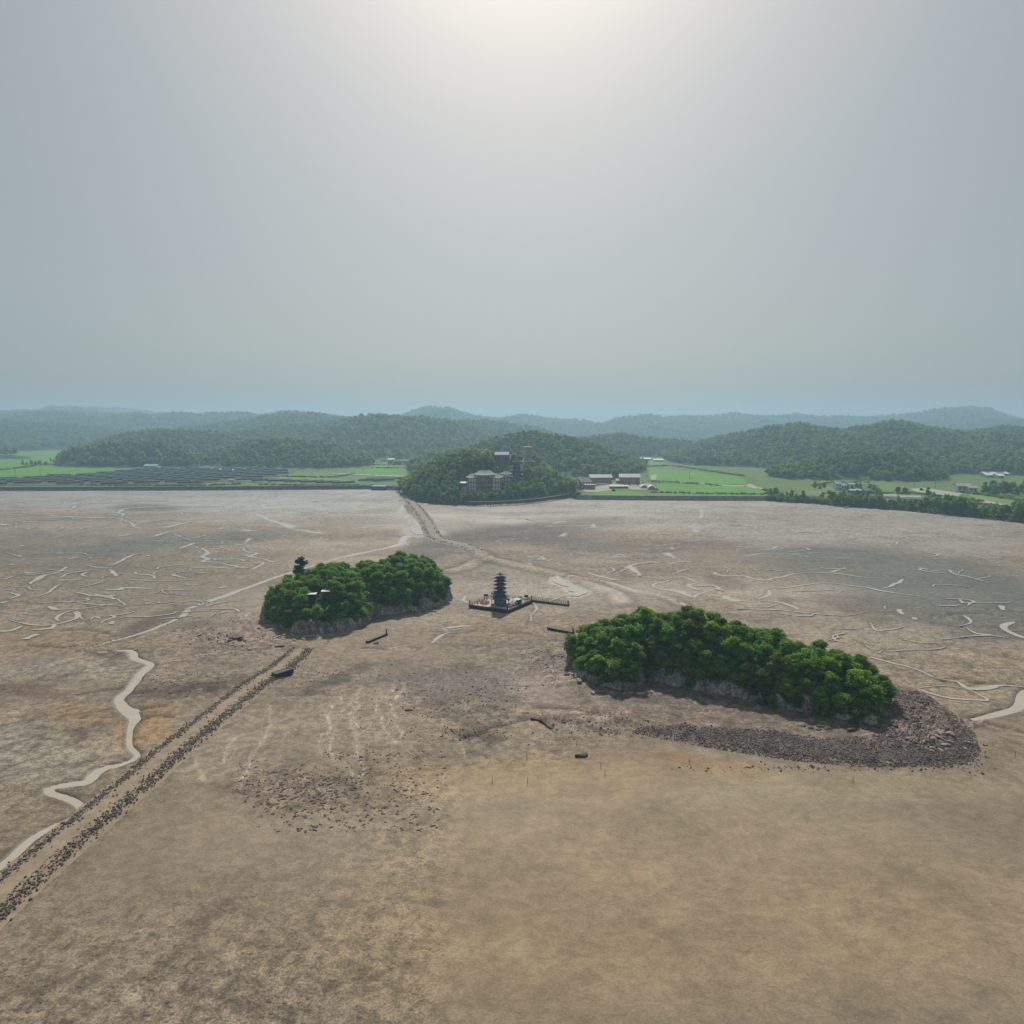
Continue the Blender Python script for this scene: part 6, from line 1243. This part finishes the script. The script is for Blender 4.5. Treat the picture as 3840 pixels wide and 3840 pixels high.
for a_, j in enumerate(sorted(rows)):
    for b2, (x, y) in enumerate(rows[j]):
        t = thing('solar_panel_row', 'dark blue solar panels in the ' + ORD[a_] + ' slanting line, ' + ORD[b2] + ' length from left', 'solar panels', (x, y, LZ), ra * .9, 'rows of the solar park')
        link('panel', sm[0], None, t); link('glint_edge', sm[1], None, t)
        for q in (-9, 0, 9): link('post', pm, None, t, (q, -.8, 0))
for k, xp in enumerate((1250, 1277, 1304, 1331, 1358, 1384, 1410, 1436, 1462, 1486)):
    p = ground_pt(xp + 14, 1779 + k * 1.0); t = thing('seedbed', 'white covered seedbed strip, ' + ORD[k] + ' from left in the green field', 'seedbed', (p[0], p[1], LZ), .75, 'white strips in the field'); MB().box((0, 0, .9), (16, 3.0, .12)).build('cover', PLAST, t)
    for q in (-7, 7): MB().box((q, 0, .45), (.2, 2.6, .9)).build('frame', GREYM, t)
for k, (xp, yp) in enumerate([(1385, 1806), (1412, 1801), (1440, 1806), (1465, 1801), (930, 1803), (990, 1806), (1050, 1808), (1110, 1810), (1170, 1812), (1230, 1814), (1290, 1816)]):
    p = ground_pt(xp, yp); t = thing('solar_panel_row', 'separate dark solar row by the sea wall, ' + (ORD[k] + ' of the four nearest the barge house' if k < 4 else ORD[k - 4] + ' from left of the line of seven'), 'solar panels', (p[0], p[1], LZ), .5, 'solar rows by the sea wall'); link('panel', sm[0], None, t); link('glint_edge', sm[1], None, t)
    for q in (-9, 0, 9): link('post', pm, None, t, (q, -.8, 0))

# --- sea walls
ARMOUR = mat('dark_armour_stone', lin((96, 100, 106)), lin((66, 70, 78)), rough=.9, scale=.6, bumpd=.25)
def seawall(name, label, u0, u1, n_, toe, crest, h, m_, cap_m, panels):
    W = [(u * shore(u), shore(u)) for u in np.linspace(u0, u1, n_ + 1)]; t = thing(name, label, 'sea wall')
    for k in range(n_):
        (ax, ay), (bx, by) = W[k], W[k + 1]; prof = [(-toe, -.4), (0.0, h), (crest, h), (crest, -.4)]; v = [(x, y + o_, z) for (x, y) in ((ax, ay), (bx, by)) for o_, z in prof]; g_ = .02
        MB().add(v, [(0, 4, 5, 1), (1, 5, 6, 2), (2, 6, 7, 3), (0, 1, 2, 3), (7, 6, 5, 4)]).build('panel', m_, t)
        MB().add([(ax, ay - .25, h + .01), (bx - .12, by - .25, h + .01), (bx - .12, by + .7, h + .01), (ax, ay + .7, h + .01), (ax, ay - .25, h + .3), (bx - .12, by - .25, h + .3), (bx - .12, by + .7, h + .3), (ax, ay + .7, h + .3)], [(3, 2, 1, 0), (4, 5, 6, 7), (0, 1, 5, 4), (1, 2, 6, 5), (2, 3, 7, 6), (3, 0, 4, 7)]).build('coping', cap_m, t)
    return t
seawall('sea_wall', 'dark stone sea wall along the far left shore before the solar park', -.80, SHU[4] - .002, 60, 4.5, 6, 3.2, ARMOUR, CONC, True)
seawall('sea_wall', 'grey concrete sea wall in front of the temple farmland on the right', SHU[12], SHU[14], 34, .9, 5, 3.4, CONC, CONC, True)
g = np.random.default_rng(95); u = g.uniform(-.78, SHU[4], 900); yv = shore(u) - 4.5 - g.uniform(0, 1.5, 900); scatter('rubble', np.c_[u * yv, yv, 0 * u + .1], g.uniform(.25, .7, 900), library('rubble', [s.copy() for s in PALE], PALEROCK), 95, 1.0, label='pale rubble at the toe of the left sea wall', cat='rubble')
u = np.r_[g.uniform(SHU[5], SHU[11], 700), g.uniform(SHU[14], .78, 900)]; yv = shore(u) - g.uniform(-1.5, 3.0, len(u)); scatter('rubble', np.c_[u * yv, yv, 0 * u + .1], g.uniform(.3, 1.0, len(u)), BLD_LIB, 96, 1.0, label='dark rocks along the natural shore', cat='rubble')
# --- boardwalk round the temple shore
t = thing('boardwalk', 'timber boardwalk on many posts along the temple hill shore', 'boardwalk'); BW = sub_poly(pxl([(1752, 1898), (1850, 1897), (1940, 1892), (2020, 1884), (2090, 1874), (2155, 1862)]), 2.2); dn = np.gradient(BW, axis=0)
DW = mat('boardwalk_timber', lin((132, 116, 106)), lin((104, 92, 86)), rough=.85)
for k in range(len(BW) - 1):
    mdd = (BW[k] + BW[k + 1]) / 2; a = math.atan2(dn[k][1], dn[k][0]); MB().box((mdd[0], mdd[1], 3.3), (2.3, 2.0, .18), a).build('plank', DW, t)
    nx_, ny_ = -math.sin(a), math.cos(a)
    for s in (-1, 1): MB().box((BW[k][0] + nx_ * s * .8, BW[k][1] + ny_ * s * .8, 1.5), (.3, .3, 3.6)).build('post', DW, t)
    MB().box((mdd[0] - nx_ * -.95 * 0 - nx_ * .9, mdd[1] - ny_ * .9, 4.25), (2.3, .09, .12), a).build('rail', DW, t); MB().box((BW[k][0] - nx_ * .9, BW[k][1] - ny_ * .9, 3.8), (.12, .12, .95)).build('rail_post', DW, t)

# ================================================================ trees of the temple hill and the far shore
BLOCK = [(1754, 1880, 1833, 590), (1726, 1760, 1838, 586), (1850, 1916, 1750, 634), (1913, 1960, 1786, 616), (1952, 2006, 1739, 660), (1880, 1922, 1808, 600), (2160, 2300, 1838, 690), (2310, 2405, 1820, 690), (2400, 2475, 1842, 650), (3130, 3275, 1850, 640), (3314, 3460, 1866, 620), (3590, 3670, 1838, 650), (3405, 3615, 1852, 640), (3660, 3792, 1890, 560), (3690, 3785, 1796, 900)]
def clears(x, y, z, h, r):
    tx, ty = topx(x, y, z + h); dw = r * F / y
    for x0, x1, ym, Yb in BLOCK:
        if y < Yb and x0 - dw * .8 < tx < x1 + dw * .8 and ty < ym: return False
    return True
g = np.random.default_rng(97); cand = []
for _ in range(26000):
    u_ = g.uniform(SHU[4] - .002, SHU[12] + .004); y = shore(u_) + 2.0 + g.uniform(0, 1) ** 1.0 * 130; x = u_ * y
    cand.append((x, y))
cand = np.array(cand); zc, wc_ = land_z(cand[:, 0], cand[:, 1]); ok = ((wc_ == TH) | (cand[:, 1] - shore(cand[:, 0] / cand[:, 1]) < 10)) & clear_of(cand[:, 0], cand[:, 1], 1.0); cand = cand[ok]; zc = zc[ok]; ch = []
for (x, y), z in zip(cand, zc):
    if all((x - a[0]) ** 2 + (y - a[1]) ** 2 > 4.9 ** 2 for a in ch):
        s = g.uniform(1.25, 1.7)
        while s > .5 and not clears(x, y, z, 6.3 * s, 2.0): s -= .12
        if s <= .5: continue
        ch.append((x, y, z, s))
vis_ = visible(np.array([c_[0] for c_ in ch]), np.array([c_[1] for c_ in ch]), np.array([c_[2] for c_ in ch]), 8)
ch = [c_ for c_, v_ in zip(ch, vis_) if v_]; ch.sort(key=lambda c_: c_[1]); items = []
BROAD2 = [broadleaf(1300 + 7 * k, R=2.7, H=6.0, lobes=15, nleaf=900, size=.34, low=.2, lr=(.24, .42)) for k in range(5)]
for cr, tr in BROAD2: cr.materials.append(LEAF_BUSH); tr.materials.append(BARK)
for x, y, z, s in ch[:110]:
    t = place_tree('broadleaf_tree', BROAD2[int(g.integers(0, 5))], (x, y, z - .4), s, g.uniform(0, 6.28), g.uniform(.85, 1.15), group='trees of the temple hill'); items.append((t, x, y, y))
rown = ['front', 'second', 'third', 'fourth', 'fifth', 'sixth', 'seventh']
def rows_label(items, rows, fmt):
    items = sorted(items, key=lambda t: t[3]); per = math.ceil(len(items) / rows)
    for r in range(rows):
        for k, t in enumerate(sorted(items[r * per:(r + 1) * per], key=lambda t: t[1] / t[2])): t[0]['label'] = fmt.format(row=rown[r], nth=ORD[min(k, len(ORD) - 1)])
rows_label(items, 5, 'bushy tree below the temple, {nth} from left in its {row} row up from the shore')
rest = np.array([c_ for c_ in ch[110:]])
if len(rest): scatter('forest', rest[:, :3] - np.array([0, 0, .4]), rest[:, 3] * .82, library('temple_wood', hill_crowns, LEAF_HILL), 98, label='dense wood over the top of the temple hill', cat='forest')
# trees along the right shore
items = []
for k in range(5000):
    u_ = g.uniform(SHU[17] - .012, .76); y = shore(u_) + g.uniform(2, 15); x = u_ * y; z = float(land_z(np.array([x]), np.array([y]))[0][0]); s = g.uniform(1.3, 1.85)
    if any((x - a[1]) ** 2 + (y - a[2]) ** 2 < 3.7 ** 2 for a in items) or not clear_of(np.array([x]), np.array([y]), 0)[0]: continue
    while s > .5 and not clears(x, y, z, 6.3 * s, 1.2): s -= .12
    if s <= .5: continue
    if len(items) >= 100: break
    items.append((place_tree('shore_tree', BROAD2[int(g.integers(0, 5))], (x, y, z - .4), s, g.uniform(0, 6.28), g.uniform(.85, 1.1), group='trees along the right shore'), x, y, y - shore(u_)))
rows_label(items, 4, 'dark green right-shore tree, {nth} from left in its {row} row from the mud')
u = np.r_[g.uniform(SHU[4], SHU[12], 500), g.uniform(SHU[14], .78, 1100)]; yv = shore(u) + g.uniform(1.2, 7, len(u)); zz = land_z(u * yv, yv)[0]
scatter('undergrowth', np.c_[u * yv, yv, zz - .2], g.uniform(1.2, 2.6, len(u)), BUSH_LIB, 99, label='low scrub along the natural shore under the trees', cat='undergrowth')
# rough hedges and scrub of the farmland
q = np.vstack([sub_poly(lpx(pl), 2.5) for pl in [[(2890, 1866), (2960, 1872), (3060, 1876)], [(3050, 1822), (3110, 1812), (3250, 1810)], [(3270, 1822), (3290, 1846), (3310, 1856)], [(2440, 1806), (2560, 1812), (2700, 1822)], [(2890, 1856), (2900, 1846), (2860, 1836)], [(60, 1756), (160, 1742), (236, 1744)], [(0, 1764), (120, 1750)], [(1050, 1788), (1240, 1790), (1330, 1778)], [(1404, 1756), (1530, 1756)], [(1404, 1744), (1530, 1744)], [(1420, 1734), (1560, 1730)], [(2440, 1848), (2640, 1852), (2880, 1856)], [(3610, 1848), (3700, 1858), (3800, 1872), (3900, 1890)], [(3660, 1890), (3760, 1902), (3900, 1926)], [(3280, 1850), (3400, 1850), (3440, 1852), (3520, 1862), (3600, 1868), (3660, 1882)], [(2430, 1750), (2520, 1748), (2640, 1764), (2790, 1786)], [(980, 1818), (1200, 1822), (1400, 1822)], [(300, 1820), (700, 1822), (900, 1816)]]])
q = np.repeat(q, 2, 0) + g.normal(size=(2 * len(q), 2)) * 2.0
scatter('hedges', np.c_[q, np.full(len(q), LZ - .1)], g.uniform(.7, 1.9, len(q)), BUSH_LIB, 100, label='rough green hedges along the field edges', cat='hedge')
# hedges, groves and single trees of the farmland
items = []
def grove(lab, spec, s0, s1, nm='grove_tree', mesh=BROAD2, group=None):
    out = []
    for k, (xp, yp) in enumerate(spec):
        p = ground_pt(xp, yp); s = g.uniform(s0, s1); t = place_tree(nm, mesh[int(g.integers(0, len(mesh)))], (p[0], p[1], LZ - .3), s, g.uniform(0, 6.28), g.uniform(.9, 1.2), group=group); out.append((t, xp))
    for k, (t, xp) in enumerate(sorted(out, key=lambda q: q[1])): t['label'] = lab.format(ORD[k])
LEAF_BAM = leaf_mat('yellow_green_foliage', (.10, .17, .03), (.15, .21, .04), .4, .2, .01)
BAMB = [(c_.copy(), t_) for c_, t_ in BROAD2[:3]]
for c_, t_ in BAMB: c_.materials.clear(); c_.materials.append(LEAF_BAM)
grove('yellow-green bamboo-like tree, {} from left behind the brown lodgings', [(2262 + 11 * k, 1798 - 3 * (k % 2)) for k in range(11)], 1.7, 2.2, 'bamboo_tree', BAMB, 'yellow-green grove')
grove('small tree at the left field edge, {} from left', [(85, 1742), (100, 1744), (118, 1742), (135, 1745), (150, 1742), (172, 1746), (190, 1730), (205, 1735), (215, 1740)], .9, 1.3, 'field_tree', group='field edge trees')
grove('tree in the garden hedge round the white house, {} from left', [(2910, 1862), (2930, 1866), (2950, 1864), (2970, 1868), (2985, 1870), (3010, 1872), (2890, 1856), (3055, 1830), (3075, 1834), (3090, 1830), (3085, 1872), (3110, 1868), (3130, 1866), (3150, 1870), (3165, 1862), (3215, 1868), (3235, 1872), (3255, 1866), (3262, 1836), (3275, 1840), (3290, 1850), (3210, 1828), (3225, 1830), (3300, 1862), (3390, 1852), (3370, 1850), (3480, 1858), (3500, 1864)], .7, 1.25, 'garden_tree', group='garden trees')
grove('green tree in front of the right long lodging, {} from left', [(2345, 1820), (2360, 1821), (2376, 1820), (2392, 1822), (2410, 1816), (2470, 1812), (2300, 1842)], .5, .8, 'yard_tree', group='yard trees')
grove('tree at the right edge of the picture, {} from left', [(3690, 1852), (3710, 1850), (3730, 1856), (3750, 1848), (3770, 1856), (3790, 1850), (3810, 1858), (3830, 1850), (3850, 1860), (3720, 1840), (3760, 1838), (3800, 1838), (3840, 1840), (3880, 1850)], 1.3, 1.8, 'edge_tree', group='trees at the right edge')
grove('shrub of the hedge in the middle valley, {} from left', [(1460 + 9 * k, 1742 + 2 * (k % 3)) for k in range(10)], .9, 1.3, 'hedge_shrub', group='valley hedge')
grove('tall pale tree rising behind the temple hill, {} of two from left', [(1645, 1722), (1690, 1722)], 2.0, 2.3, 'tall_tree', group=None)

# ================================================================ the air
hb = MB().box((0, 2400, 93), (13400, 6800, 196)); 
hm = bpy.data.materials.new('hazy_air'); hm.use_nodes = True; hn = hm.node_tree.nodes; hn.remove(hn['Principled BSDF'])
pv = hn.new('ShaderNodeVolumePrincipled'); pv.inputs['Color'].default_value = (.51, .79, 1.0, 1); pv.inputs['Density'].default_value = .00031; pv.inputs['Anisotropy'].default_value = 0.35
hm.node_tree.links.new(pv.outputs[0], hn['Material Output'].inputs['Volume'])
hb.build('haze', hm, kind='stuff')
